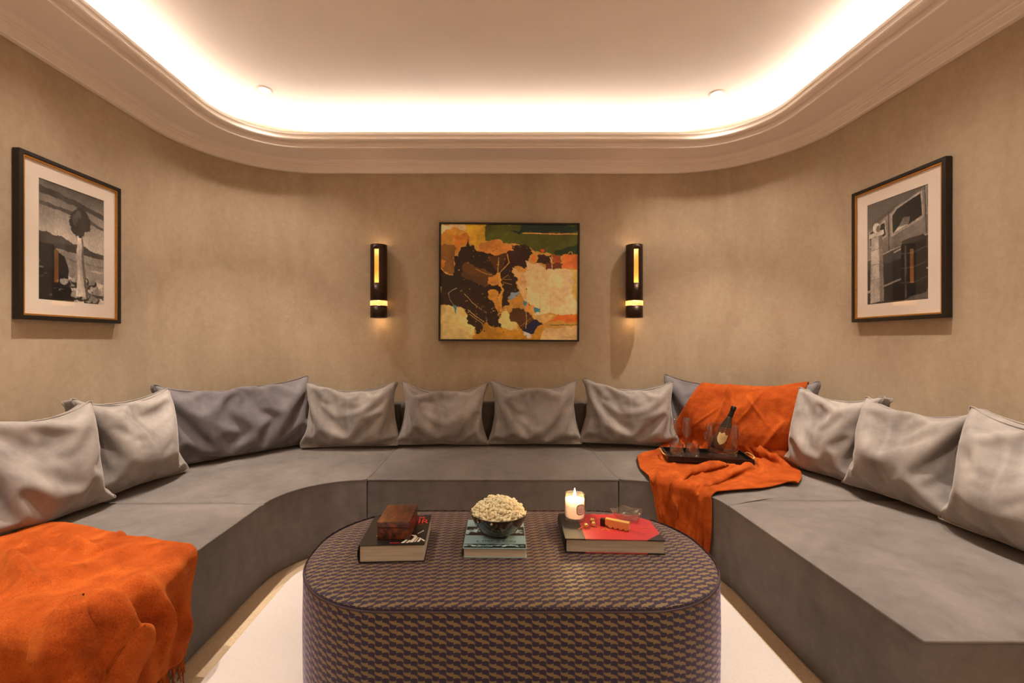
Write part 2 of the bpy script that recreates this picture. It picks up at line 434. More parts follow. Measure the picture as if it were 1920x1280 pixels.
# ------------------------------------------------------------------ cloth solver
def color_groups(E, nv):
    used = [0]*nv; groups = {}
    for k, (a, b) in enumerate(E):
        m = used[a] | used[b]; c = 0
        while m >> c & 1: c += 1
        used[a] |= 1 << c; used[b] |= 1 << c
        groups.setdefault(c, []).append(k)
    return [np.array(g) for g in groups.values()]
def solve(P, E, L, K, groups, steps, iters, g, collide=None, press=None, tris=None, vol=None, damp=.97, fixed=None):
    P = P.copy(); Q = P.copy(); PF = None if fixed is None else P[fixed].copy()
    E = np.asarray(E); gi = [(E[k, 0], E[k, 1], L[k], K[k][:, None]) for k in groups]
    for s in range(steps):
        v = (P-Q)*damp; Q = P.copy()
        P = P+v+g
        if press is not None:
            a, b, c = P[tris[:, 0]], P[tris[:, 1]], P[tris[:, 2]]
            N = np.cross(b-a, c-a); V = np.sum(a*np.cross(b, c))/6
            f = press*max(0., vol/max(V, 1e-5)-1)
            for k in range(3):
                for ax in range(3): P[:, ax] += f*np.bincount(tris[:, k], N[:, ax], len(P))
        for it in range(iters):
            for i, j, l, k in gi:
                d = P[j]-P[i]; ln = np.sqrt((d*d).sum(1))+1e-9
                c = d*(((ln-l)/ln)*.5)[:, None]*k
                P[i] += c; P[j] -= c
            if fixed is not None: P[fixed] = PF
        if collide is not None: P, Q = collide(P, Q)
        if fixed is not None: P[fixed] = PF; Q[fixed] = PF
    return P
def add_edges(E, K, idx, k):
    for a, b in idx: E.append((a, b)); K.append(k)

def fbm2(n, m, seed, base=4, octs=4):
    r = np.random.default_rng(seed); out = np.zeros((n, m)); amp = 1
    for o in range(octs):
        k = base*2**o; gr = r.random((k+2, k+2))
        x = np.linspace(0, k, n); y = np.linspace(0, k, m); xi = np.floor(x).astype(int); yi = np.floor(y).astype(int)
        fx = (x-xi)[:, None]; fy = (y-yi)[None]; fx = fx*fx*(3-2*fx); fy = fy*fy*(3-2*fy)
        a = gr[np.ix_(xi, yi)]; b = gr[np.ix_(xi+1, yi)]; c = gr[np.ix_(xi, yi+1)]; d = gr[np.ix_(xi+1, yi+1)]
        out += amp*((a*(1-fx)+b*fx)*(1-fy)+(c*(1-fx)+d*fx)*fy); amp *= .5
    return out/out.max()
def make_pillow(W, H, seed, vol_t=.105, n=34, gus=.055, steps=110, slack=.105, rough_=.15):
    r = np.random.default_rng(seed); nx = int(round(n*max(1, W/H*.9))); nz = n; ng = 2
    idx = {}; V = []
    def vid(i, j, k):
        if 0 < i < nx and 0 < j < nz and 0 < k < ng: return None
        if (i, j, k) not in idx:
            idx[(i, j, k)] = len(V); V.append((W*(i/nx-.5), gus*(k/ng-.5), H*j/nz))
        return idx[(i, j, k)]
    Q4 = []
    for i in range(nx):
        for j in range(nz):
            Q4.append((vid(i, j, 0), vid(i+1, j, 0), vid(i+1, j+1, 0), vid(i, j+1, 0)))
            Q4.append((vid(i, j, ng), vid(i, j+1, ng), vid(i+1, j+1, ng), vid(i+1, j, ng)))
    for k in range(ng):
        for i in range(nx):
            Q4.append((vid(i, 0, k), vid(i, 0, k+1), vid(i+1, 0, k+1), vid(i+1, 0, k)))
            Q4.append((vid(i, nz, k), vid(i+1, nz, k), vid(i+1, nz, k+1), vid(i, nz, k+1)))
        for j in range(nz):
            Q4.append((vid(0, j, k), vid(0, j+1, k), vid(0, j+1, k+1), vid(0, j, k+1)))
            Q4.append((vid(nx, j, k), vid(nx, j, k+1), vid(nx, j+1, k+1), vid(nx, j+1, k)))
    P = np.array(V); Q4 = np.array(Q4)
    Es = {}
    for q in Q4:
        for a, b in ((0, 1), (1, 2), (2, 3), (3, 0)): Es[tuple(sorted((q[a], q[b])))] = 1.0
        for a, b in ((0, 2), (1, 3)): Es[tuple(sorted((q[a], q[b])))] = .55
    for (i, j, k), a in idx.items():           # bending
        if k in (0, ng):
            for di, dj in ((2, 0), (0, 2)):
                b = idx.get((i+di, j+dj, k))
                if b is not None: Es[tuple(sorted((a, b)))] = .10
    for k in (0, ng):                            # seams and gusset hold their line
        for span, kk in ((3, .6), (6, .6), (11, .6), (18, .5)):
            for j in (0, nz):
                for i in range(nx-span+1): Es[tuple(sorted((idx[(i, j, k)], idx[(i+span, j, k)])))] = kk
            for i in (0, nx):
                for j in range(nz-span+1): Es[tuple(sorted((idx[(i, j, k)], idx[(i, j+span, k)])))] = kk
    E = np.array(list(Es)); K = np.array(list(Es.values()))
    L = np.linalg.norm(P[E[:, 0]]-P[E[:, 1]], axis=1)
    mid = (P[E[:, 0]]+P[E[:, 1]])/2; uu = (mid[:, 0]/W+.5).clip(0, 1); ww = (mid[:, 2]/H).clip(0, 1)
    bl = np.minimum(1, 4*np.minimum(np.minimum(uu, 1-uu), np.minimum(ww, 1-ww)))
    nzf = fbm2(80, 80, seed+100, 4, 3); ni = nzf[(uu*79).astype(int), (ww*79).astype(int)]
    onface = np.abs(np.abs(mid[:, 1])-gus/2) < 1e-4
    L = np.where(onface, L*(1+bl*slack+bl*rough_*(ni-.5)), L)
    gr = color_groups(E.tolist(), len(P))
    tris = np.vstack([Q4[:, [0, 1, 2]], Q4[:, [0, 2, 3]]])
    P = P+r.normal(0, .0015, P.shape)
    # a soft bend and skew so that no two sit the same way
    P[:, 1] += .02*np.sin(P[:, 0]/W*3+r.random()*6)*P[:, 2]/H
    dents = [(r.uniform(-.3, .3)*W, -.33, H*r.uniform(.55, .95), .25)]+[(r.uniform(-.15, .15)*W, 0.0, H*1.52, H*.54)]
    def col(P, Q):
        low = P[:, 2] < 0
        P[low, 2] = 0; P[low, :2] = Q[low, :2]*.6+P[low, :2]*.4
        for cx, cy, cz, rad in dents:
            d = P-np.array([cx, cy, cz]); l = np.sqrt((d*d).sum(1)); h = l < rad
            P[h] = np.array([cx, cy, cz])+d[h]/l[h][:, None]*rad
        return P, Q
    P = solve(P, E, L, K, gr, steps, 7, np.array([0, 0, -.00003]), col, press=9.0, tris=tris, vol=W*H*vol_t)
    me = mesh_np('cushion_cover', P, Q4)
    seams = []
    for k in (0, ng):
        loop = [idx[(i, 0, k)] for i in range(nx)]+[idx[(nx, j, k)] for j in range(nz)]+[idx[(i, nz, k)] for i in range(nx, 0, -1)]+[idx[(0, j, k)] for j in range(nz, 0, -1)]
        seams.append(P[loop])
    vv, ff = [], []
    for s in seams:
        v, f_ = tube_mesh('p', s, .0042, 6, True); o = sum(len(x) for x in vv)
        vv.append(v); ff += [tuple(i+o for i in q) for q in f_]
    pm = bpy.data.meshes.new('cushion_piping'); pm.from_pydata(np.vstack(vv).tolist(), [], ff); pm.update()
    return dict(cover=me, piping=pm, P=P)
PIL = {'sq1': make_pillow(.56, .54, 11, .069), 'sq2': make_pillow(.57, .54, 23, .072), 'sq3': make_pillow(.57, .55, 37, .069),
       'wd1': make_pillow(.72, .52, 5, .067), 'wd2': make_pillow(.73, .52, 17, .069), 'wd3': make_pillow(.72, .52, 29, .066),
       'ln1': make_pillow(1.06, .55, 41, .064, n=30), 'ln2': make_pillow(1.06, .55, 53, .064, n=30)}
print('pillows', time.time()-T0)
def cushion(kind, x, y, yaw, lean, label, mat='vel2', roll=0, dz=0, mirror=False):
    """x,y: base centre; yaw 0 faces the camera (-Y); lean tips the top back; roll in the cushion's plane"""
    d = PIL[kind]; root = empty('cushion', (x, y, SEAT))
    R = Euler((0, 0, math.radians(yaw))).to_matrix() @ Euler((-math.radians(lean), 0, 0)).to_matrix() @ Euler((0, math.radians(roll), 0)).to_matrix()
    Rn = np.array(R)
    z = (d['P']@Rn.T)[:, 2].min()
    root.rotation_euler = R.to_euler(); root.location = (x, y, SEAT+.012-z+dz)
    tag(root, label, 'cushion', 'velvet scatter cushions along the sofa')
    for part in ('cover', 'piping'):
        me = d[part].copy() if mat else d[part]
        me.materials.clear(); me.materials.append(M[mat])
        o = link(part, me, None, root, True)
        if part == 'cover': subsurf(o, 1)
    return root
cushion('sq2', -2.02, 1.50, 90, 14, 'pale velvet cushion cut off by the left edge of the photo', 'vel2')
cushion('sq1', -2.00, 2.03, 84, 15, 'pale grey velvet cushion behind the folded orange throw on the left', 'vel2')
cushion('sq3', -1.99, 2.53, 77, 15, 'pale velvet cushion leaning in front of the wide left corner cushion', 'vel2')
cushion('ln1', -1.77, 3.22, 49, 14, 'wide dark grey velvet cushion in the left curve of the sofa', 'vel3')
cushion('wd1', -1.10, 3.47, 6, 13, 'wide taupe cushion between the left corner cushion and the two middle cushions', 'vel2')
cushion('wd2', -.385, 3.52, 0, 14, 'taupe velvet cushion below the painting, left of the middle pair', 'vel2')
cushion('wd3', .335, 3.52, 0, 14, 'taupe velvet cushion below the painting, right of the middle pair', 'vel2')
cushion('wd1', 1.06, 3.48, -5, 14, 'taupe cushion beside the champagne flutes on the back seat', 'vel2', roll=2)
cushion('ln2', 1.745, 3.285, -40, 15, 'wide grey velvet cushion half covered by the orange throw', 'vel3')
cushion('sq1', 2.02, 2.72, -76, 14, 'pale velvet cushion pressed against the orange throw on the right', 'vel2')
cushion('sq2', 2.05, 2.27, -84, 15, 'pale velvet cushion in the middle of the three on the right seat', 'vel2')
cushion('sq3', 2.05, 1.75, -92, 15, 'pale velvet cushion cut off by the right edge of the photo', 'vel2')

# ------------------------------------------------------------------ THROWS
def grid_edges(n, m):
    id_ = np.arange(n*m).reshape(n, m); E = []; K = []
    def add(a, b, k):
        E.append(np.stack([a.ravel(), b.ravel()], 1)); K.append(np.full(a.size, k))
    add(id_[:-1], id_[1:], 1.); add(id_[:, :-1], id_[:, 1:], 1.)
    add(id_[:-1, :-1], id_[1:, 1:], .35); add(id_[1:, :-1], id_[:-1, 1:], .35)
    add(id_[:-2], id_[2:], .22); add(id_[:, :-2], id_[:, 2:], .22)
    return id_, np.vstack(E), np.concatenate(K)
def rounded_box_push(P, lo, hi, r):
    """push points out of a rounded box"""
    lo = np.array(lo)+r; hi = np.array(hi)-r
    c = np.clip(P, lo, hi); d = P-c; l = np.sqrt((d*d).sum(1))
    ins = l < r
    out = P.copy()
    deep = ins & (l < 1e-6)
    sh = ins & ~deep
    out[sh] = c[sh]+d[sh]/l[sh][:, None]*r
    if deep.any():
        out[deep, 2] = hi[2]+r
    return out, ins
def grid_mesh(name, P, n, m):
    id_ = np.arange(n*m).reshape(n, m)
    Q4 = np.stack([id_[:-1, :-1], id_[1:, :-1], id_[1:, 1:], id_[:-1, 1:]], -1).reshape(-1, 4)
    return mesh_np(name, P, Q4)
def upsample(G):
    def up(A):
        p = np.concatenate([2*A[:1]-A[1:2], A, 2*A[-1:]-A[-2:-1]], 0)
        mid = (9*(p[1:-2]+p[2:-1])-p[:-3]-p[3:])/16
        out = np.empty((2*len(A)-1,)+A.shape[1:]); out[0::2] = A; out[1::2] = mid; return out
    return up(up(G).swapaxes(0, 1)).swapaxes(0, 1)
def fold_up(G, LXm, LYm, folds, seed, rough_=.006, flip=1, gain=1.7):
    """raise folds on the simulated cloth. folds: (list of image points, height, width)"""
    n, m = G.shape[:2]
    a = np.gradient(G, axis=0); b = np.gradient(G, axis=1); Nn = np.cross(a, b); Nn /= np.linalg.norm(Nn, axis=-1, keepdims=True)+1e-9
    Nn *= flip
    px = UX+G[..., 0]/G[..., 1]*F; py = 640-(G[..., 2]-HC)/G[..., 1]*F
    S, T_ = np.meshgrid(np.linspace(0, LXm, n), np.linspace(0, LYm, m), indexing='ij')
    H_ = np.zeros((n, m))
    for pts, h, wd in folds:
        q = []
        for u, v in pts:
            d = np.hypot(px-u, py-v)+40*np.maximum(0, G[..., 1]-G[..., 1][np.hypot(px-u, py-v) < 14].min() if (np.hypot(px-u, py-v) < 14).any() else 0)
            k = np.unravel_index(d.argmin(), d.shape); q.append((S[k], T_[k]))
        q = resample(np.array(q), 24) if len(q) > 1 else np.array(q)
        dm = np.full((n, m), 9.); tm = np.zeros((n, m))
        for i in range(len(q)-1):
            dx, dy = q[i+1]-q[i]; t = np.clip(((S-q[i][0])*dx+(T_-q[i][1])*dy)/(dx*dx+dy*dy+1e-12), 0, 1)
            dd = np.hypot(S-q[i][0]-t*dx, T_-q[i][1]-t*dy); bt = dd < dm; dm = np.where(bt, dd, dm); tm = np.where(bt, (i+t)/(len(q)-1), tm)
        H_ = H_+h*gain*np.exp(-(dm/wd)**1.4)*np.sin(np.clip(tm, .0, 1)*PI*.8+.3)
    rn = fbm2(n, m, seed, 7, 3); H_ += rough_*(1-np.abs(rn-.5)*3.2)
    H_ = np.clip(H_, -.003, None)
    return G+Nn*H_[..., None]
# --- left throw: dropped over the near corner of the left module
n, m = 66, 62
LX, LY = 1.15, 1.02
id_, E, K = grid_edges(n, m)
s, t = np.meshgrid(np.linspace(0, 1, n), np.linspace(0, 1, m), indexing='ij')
ang = math.radians(-16)
gx = -2.06+s*LX; gy = .82+t*LY
cx0, cy0 = -1.5, 1.5
rx = cx0+(gx-cx0)*math.cos(ang)-(gy-cy0)*math.sin(ang); ry = cy0+(gx-cx0)*math.sin(ang)+(gy-cy0)*math.cos(ang)
P0 = np.stack([rx, ry, np.full_like(rx, .47)], -1).reshape(-1, 3)
L = np.linalg.norm(P0[E[:, 0]]-P0[E[:, 1]], axis=1)
nb = fbm2(n, m, 3, 3, 3); nb2 = fbm2(n, m, 31, 5, 3).ravel()
L = L*(1+.30*((nb2[E[:, 0]]+nb2[E[:, 1]])/2-.5))
P0[:, 2] += .26*(np.abs(nb.ravel()-.55)*-2+.45)
P0[:, 0] = cx0+(P0[:, 0]-cx0)*.95; P0[:, 1] = cy0+(P0[:, 1]-cy0)*.95
def col_l(P, Q):
    P2, h = rounded_box_push(P, (-2.5, YN-.03, -.5), (XSL+.03, 2.6, SEAT+.034), .034)
    flat_ = h & (P2[:, 2] > SEAT-.01)
    P2[flat_, :2] = P2[flat_, :2]*.35+Q[flat_, :2]*.65
    Q[h] = P2[h]*.9+Q[h]*.1
    P2[:, 0] = np.maximum(P2[:, 0], -2.13)
    low = P2[:, 2] < .012; P2[low, 2] = .012; Q[low] = P2[low]
    return P2, Q
P = solve(P0, E, L, K, color_groups(E.tolist(), n*m), 150, 9, np.array([0, 0, -.0009]), col_l, damp=.96)
th = empty('throw_blanket', (-1.5, 1.5, SEAT)); tag(th, 'orange mohair throw with fringe draped over the near left sofa end', 'blanket')
G3 = upsample(P.reshape(n, m, 3)); n, m = G3.shape[:2]
G3 = fold_up(G3, LX, LY, [([(0, 1045), (30, 1085), (62, 1112)], .045, .030), ([(112, 1012), (130, 1022), (182, 1040)], .030, .022), ([(180, 1040), (215, 1022)], .018, .012),
   ([(172, 1142), (205, 1180), (240, 1270)], .050, .030), ([(262, 1095), (278, 1140), (284, 1240)], .050, .035), ([(178, 1150), (180, 1270)], .035, .03), ([(60, 1112), (110, 1095), (160, 1065)], .016, .022), ([(110, 1250), (120, 1200), (165, 1150)], .03, .03),
   ([(290, 1100), (345, 1072)], .016, .014), ([(295, 1085), (335, 1062)], .012, .012), ([(40, 1130), (90, 1190)], .018, .05), ([(330, 1130), (340, 1200)], .025, .03), ([(15, 1012), (60, 1025), (100, 1040)], .014, .02)], 12, .007)
PL = G3.reshape(-1, 3)-np.array([-1.5, 1.5, SEAT])
o = link('cloth', grid_mesh('throw_cloth', PL, n, m), M['throw'], th, True); solidify(o, .007, 1)
# fringe on the inner hanging edge (s = 1) : strands hanging down
G3 = PL.reshape(n, m, 3); edge = resample(G3[n-1], 130); inner = resample(G3[n-4], 130)
vv, ff, cnt = [], [], 0
for k in range(130):
    p = edge[k]; L_ = rng.uniform(.06, .10); dd = p-inner[k]; dd /= np.linalg.norm(dd)+1e-9
    q = [p]
    for st in range(1, 5):
        h = dd*.4+np.array([rng.normal(0, .22), rng.normal(0, .22), -.9]); h /= np.linalg.norm(h)
        nx_ = q[-1]+h*L_/4; nx_[2] = max(nx_[2], -SEAT+.006); q.append(nx_)
    v, f_ = tube_mesh('f', np.array(q), np.linspace(.0032, .0016, 5), 4); vv.append(v); ff += [tuple(i+cnt for i in x) for x in f_]; cnt += len(v)
me = bpy.data.meshes.new('fringe'); me.from_pydata(np.vstack(vv).tolist(), [], ff); me.update()
fr = link('fringe', me, M['throw'], th, True); fr['kind'] = 'stuff'
print('left throw', time.time()-T0)

# --- right throw: over the corner cushion, across the seat, down the front
TRAY_C = Vector((1.44, 3.03)); TRAY_A = math.radians(-12); TRAY_Z = SEAT+.042
n, m = 58, 100      # across, along
pyaw = math.radians(-40); pl = math.radians(15)
Rm = np.array(Euler((0, 0, pyaw)).to_matrix() @ Euler((-pl, 0, 0)).to_matrix()); PP = PIL['ln2']['P']
# height-field of the cushion surface in its own frame for collisions
gxs = np.linspace(-.56, .56, 29); gzs = np.linspace(0, .6, 17)
front = np.full((29, 17), np.nan); 
for p in PP:
    i = int(round((p[0]+.56)/.04)); k = int(round(p[2]/.0375))
    if 0 <= i < 29 and 0 <= k < 17:
        front[i, k] = p[1] if np.isnan(front[i, k]) else min(front[i, k], p[1])
ptop = np.zeros(29)
for i in range(29):
    sel = np.abs(PP[:, 0]-gxs[i]) < .03; ptop[i] = PP[sel, 2].max() if sel.any() else 0
front = np.where(np.isnan(front), -.03, front)
for _ in range(2):
    fp = np.pad(front, 1, mode='edge'); front = sum(fp[a:a+29, b:b+17] for a in range(3) for b in range(3))/9
pt_ = np.pad(ptop, 1, mode='edge'); ptop = (pt_[:-2]+pt_[1:-1]+pt_[2:])/3
porg = np.array([1.745, 3.285, SEAT+.012-(PP@Rm.T)[:, 2].min()])

def on_cushion(x, q):
    """q: 0 behind the cushion, .25 over its top, 1 at its foot in front"""
    tp = np.interp(x, gxs, ptop)+.012
    if q < .25:
        a = q/.25; y = .11*(1-a)+.0*a; z = tp-.16*(1-a)**1.5
    else:
        a = (q-.25)/.75; z = tp*(1-a)+.035*a
        fi = np.clip((x+.56)/.04, 0, 27.99); fk = np.clip(z/.0375, 0, 15.99); i0 = int(fi); k0 = int(fk); fi -= i0; fk -= k0
        fy = (front[i0, k0]*(1-fi)+front[i0+1, k0]*fi)*(1-fk)+(front[i0, k0+1]*(1-fi)+front[i0+1, k0+1]*fi)*fk
        y = (fy-.020)*min(1, a*9)**.5
    return Rm@np.array([x, y, z])+porg
jb = 44
cush = np.zeros((n, jb, 3)); ss = np.linspace(0, 1, n); wob = fbm2(n, 120, 9, 3, 3)
for j in range(jb):
    q = j/(jb-1); xl = np.interp(q, [0, .25, .6, 1], [-.20, -.22, -.29, -.42]); xr = np.interp(q, [0, .25, .6, 1], [.46, .46, .42, .36])
    for i in range(n): cush[i, j] = on_cushion(xl+(xr-xl)*ss[i], q)
LB, RB = cush[0, -1], cush[-1, -1]
KEY = [(tuple(LB), tuple(RB)), ((1.16, 3.14, .468), (1.91, 2.80, .468)), ((1.0, 3.04, .468), (1.84, 2.66, .468)), ((1.0, 2.84, .475), (1.48, 2.55, .475)),
       ((.985, 2.68, .46), (1.25, 2.46, .46)), ((.96, 2.58, .28), (1.20, 2.42, .28)), ((.97, 2.56, .04), (1.12, 2.44, .04))]
cwk = np.array([.90, .98, 1.02, .78, .46, .42, .38])
Lk = np.array([k[0] for k in KEY]); Rk = np.array([k[1] for k in KEY]); Ck = (Lk+Rk)/2
dk = np.r_[0, np.cumsum(np.linalg.norm(np.diff(Ck, axis=0), axis=1))]
mr = m-jb+1; tt = np.linspace(0, dk[-1], mr)
Lp = np.stack([np.interp(tt, dk, Lk[:, a]) for a in range(3)], 1); Rp = np.stack([np.interp(tt, dk, Rk[:, a]) for a in range(3)], 1)
Cp = (Lp+Rp)/2; Tn = np.gradient(Cp, axis=0); Tn /= np.linalg.norm(Tn, axis=1, keepdims=True)
Ax = Rp-Lp; Wd = np.linalg.norm(Ax, axis=1); Ax /= Wd[:, None]; Nn = np.cross(Ax, Tn); Nn /= np.linalg.norm(Nn, axis=1, keepdims=True)
Nn *= np.sign(np.median(Nn[:, 2]))
P0 = np.zeros((n, m, 3)); P0[:, :jb] = cush
cwt = np.interp(tt, dk, cwk)
for j in range(1, mr):
    ratio = max(cwt[j]/Wd[j], 1.0); kf = 3.5; a = Wd[j]/(PI*kf)*math.sqrt(max(ratio-1, 0))
    ph = 2*PI*kf*ss+.9*math.sin(j*.09)+2.5*(wob[:, j]-.5)
    P0[:, jb-1+j] = Lp[j]+np.outer(ss, Ax[j]*Wd[j])+np.outer(a*(np.sin(ph)*.5+.5)*1.6+.03*(wob[:, j]-.4), Nn[j])
CL = dk[-1]*1.05; R0 = np.zeros((n, m, 3))
for j in range(mr): R0[:, jb-1+j] = np.stack([(ss-.5)*cwt[j], np.full(n, j*CL/(mr-1)), np.zeros(n)], 1)
R0[:, :jb-1] = cush[:, :-1]
id_, E, K = grid_edges(n, m); R0 = R0.reshape(-1, 3)
jj = E % m; keep = (jj.min(1) >= jb-1); E = E[keep]; K = K[keep]
L = np.linalg.norm(R0[E[:, 0]]-R0[E[:, 1]], axis=1)
nb2 = fbm2(n, m, 47, 6, 3).ravel(); L = L*(1+.30*((nb2[E[:, 0]]+nb2[E[:, 1]])/2-.5))
def seat_front(P):       # signed distance inside the corner seat block in plan (positive inside)
    d1 = np.hypot(P[:, 0]-.765, P[:, 1]-(2.71-.44))
    ins = np.where((P[:, 0] > .765) & (P[:, 1] > 2.27), d1-.44, np.where(P[:, 1] <= 2.27, P[:, 0]-XSR, P[:, 1]-2.71))
    return ins
def col_r(P, Q):
    # cushion
    lp = (P-porg)@Rm
    inside = (np.abs(lp[:, 0]) < .55) & (lp[:, 2] < .62) & (lp[:, 2] > .0)
    i = np.clip(((lp[:, 0]+.56)/.04).round().astype(int), 0, 28); k = np.clip((lp[:, 2]/.0375).round().astype(int), 0, 16)
    fy = front[i, k]-.014; tp = ptop[i]+.014
    hit = inside & (lp[:, 1] > fy) & (lp[:, 1] < .12) & (lp[:, 2] < tp)
    dfy = lp[:, 1]-fy; dtp = tp-lp[:, 2]
    up = hit & (dtp < dfy); fo = hit & ~up
    lp[up, 2] += dtp[up]*.7; lp[fo, 1] -= dfy[fo]*.7
    P2 = lp@Rm.T+porg
    P = np.where(hit[:, None], P2*.5+Q*.5, P); Q[hit] = P[hit]
    # seat block
    sd = seat_front(P)+.014; zt = SEAT+.024
    ins = (sd > 0) & (P[:, 2] < zt)
    dz = zt-P[:, 2]
    # rounded edge
    top = ins & (dz < sd+.0); side = ins & ~top
    P[top, 2] = zt; P[top, :2] = P[top, :2]*.35+Q[top, :2]*.65; Q[top] = P[top]*.9+Q[top]*.1
    if side.any():
        cx, cy = .765, 2.27
        dx = P[side, 0]-cx; dy = P[side, 1]-cy; l = np.hypot(dx, dy)+1e-6
        arc = (dx > 0) & (dy > 0)
        nx_ = np.where(arc, cx+dx/l*(.44-.014), np.where(dy <= 0, XSR-.014, P[side, 0])); ny_ = np.where(arc, cy+dy/l*(.44-.014), np.where(dy <= 0, P[side, 1], 2.71-.014))
        P[side, 0] = nx_; P[side, 1] = ny_; 
    # wall
    d = np.hypot(P[:, 0]-1.51, P[:, 1]-2.995); h = (P[:, 0] > 1.51) & (P[:, 1] > 2.995) & (d > .80)
    P[h, 0] = 1.51+(P[h, 0]-1.51)/d[h]*.80; P[h, 1] = 2.995+(P[h, 1]-2.995)/d[h]*.80
    low = P[:, 2] < .012; P[low, 2] = .012; Q[low] = P[low]
    # tray presses the wool flat
    tx = (P[:, 0]-TRAY_C.x)*math.cos(-TRAY_A)-(P[:, 1]-TRAY_C.y)*math.sin(-TRAY_A)
    ty = (P[:, 0]-TRAY_C.x)*math.sin(-TRAY_A)+(P[:, 1]-TRAY_C.y)*math.cos(-TRAY_A)
    h = (np.abs(tx) < .275) & (np.abs(ty) < .145) & (P[:, 2] > TRAY_Z-.009)
    P[h, 2] = TRAY_Z-.009
    return P, Q
P = solve(P0.reshape(-1, 3), E, L, K, color_groups(E.tolist(), n*m), 110, 8, np.array([0, 0, -.0008]), col_r, damp=.95, fixed=id_[:, :jb].ravel())
G3 = upsample(P.reshape(n, m, 3)); n, m = G3.shape[:2]
G3 = fold_up(G3, 1.0, CL+.75, [([(1366, 722), (1358, 755), (1340, 798)], .022, .016), ([(1370, 722), (1373, 775)], .014, .012), ([(1350, 765), (1300, 800)], .012, .014), ([(1400, 742), (1442, 802)], .010, .012), ([(1432, 735), (1382, 792)], .010, .012),
   ([(1468, 790), (1432, 832), (1424, 862)], .030, .022), ([(1470, 850), (1440, 865)], .02, .016), ([(1410, 868), (1350, 874), (1300, 884)], .035, .022), ([(1268, 885), (1264, 930), (1272, 1000)], .022, .018), ([(1240, 872), (1236, 940), (1245, 985)], .020, .022), ([(1295, 890), (1318, 940), (1310, 990)], .020, .02),
   ([(1310, 885), (1342, 906)], .022, .015), ([(1300, 868), (1286, 892)], .018, .010), ([(1264, 868), (1256, 895)], .018, .010), ([(1236, 846), (1200, 862), (1198, 872)], .028, .018), ([(1385, 880), (1360, 892)], .02, .012), ([(1455, 875), (1420, 888)], .014, .012)], 21, .006, -1, 1.0)
tr = empty('throw_blanket', (1.4, 3.0, SEAT)); tag(tr, 'orange mohair throw over the right corner cushion and seat, under the drinks tray', 'blanket')
o = link('cloth', grid_mesh('throw_cloth', G3.reshape(-1, 3)-np.array([1.4, 3.0, SEAT]), n, m), M['throw'], tr, True); solidify(o, .006, 1)
print('right throw', time.time()-T0)

# ------------------------------------------------------------------ OTTOMAN
OT = .42; OX0, OX1, OY0, OY1, OR = -.715, .855, 1.40, 2.215, .375
def ottoman_mat():
    t = NT('scallop_jacquard'); uv = t.n('ShaderNodeUVMap'); uv.uv_map = 'UVMap'
    sp = t.n('ShaderNodeSeparateXYZ'); t.t.links.new(uv.outputs[0], sp.inputs[0])
    u = t.math('DIVIDE', sp.outputs[0], .0445); v = t.math('DIVIDE', sp.outputs[1], .0265)
    s2 = t.math('MULTIPLY', t.math('FRACT', u), 2.0)
    isB = t.math('GREATER_THAN', s2, 1.0)
    xi = t.math('FRACT', s2)
    # B is A turned by half a turn
    xr = t.math('ABSOLUTE', t.math('SUBTRACT', isB, xi))               # A: xi, B: 1-xi
    sgn = t.math('SUBTRACT', 1.0, t.math('MULTIPLY', isB, 2.0))
    vv_ = t.math('MULTIPLY', sgn, t.math('SUBTRACT', v, t.math('MULTIPLY', isB, .853)))
    fv = t.math('FRACT', vv_)
    om = t.math('SUBTRACT', 1.0, xr)
    yt = t.math('ADD', .10, t.math('MULTIPLY', .48, t.math('SQRT', t.math('SUBTRACT', 1.0001, t.math('MULTIPLY', om, om)))))
    c2 = t.math('SUBTRACT', t.math('MULTIPLY', xr, 2.0), 1.0)
    yb = t.math('MULTIPLY', .12, t.math('SUBTRACT', 1.0, t.math('MULTIPLY', c2, c2)))
    gold = t.math('MULTIPLY', t.math('GREATER_THAN', fv, yb), t.math('LESS_THAN', fv, yt))
    edge = t.math('LESS_THAN', xr, .06)
    gold = t.math('MAXIMUM', gold, t.math('MULTIPLY', edge, .3))
    n = t.noise(t.coord(), 300, 2)
    weave = t.noise(t.coord('UV', (900, 160, 1)), 1.0, 1)
    gc = t.mix(weave, lin(94, 78, 48), lin(140, 115, 72)); dc = t.mix(n, lin(38, 29, 46), lin(54, 43, 62))
    c = t.mix(gold, dc, gc)
    t.bsdf(Base_Color=c, Roughness=t.math('SUBTRACT', .7, t.math('MULTIPLY', gold, .22)), Sheen_Weight=.38, Sheen_Roughness=.45, Sheen_Tint=lin(196, 176, 206),
           Normal=t.bump(t.math('ADD', gold, t.math('MULTIPLY', n, .3)), .12, .003), Specular_IOR_Level=.25)
    return t.m
M['otto'] = ottoman_mat()
ot = empty('ottoman', ((OX0+OX1)/2, (OY0+OY1)/2, .014)); tag(ot, 'large oval ottoman in a purple and gold scalloped jacquard fabric', 'ottoman')
oc = np.array([(OX0+OX1)/2, (OY0+OY1)/2])
ring = np.array(rrect(OX0, OX1, OY0, OY1, OR, 20))-oc
ring = resample(np.vstack([ring, ring[:1]]), 181)[:-1]
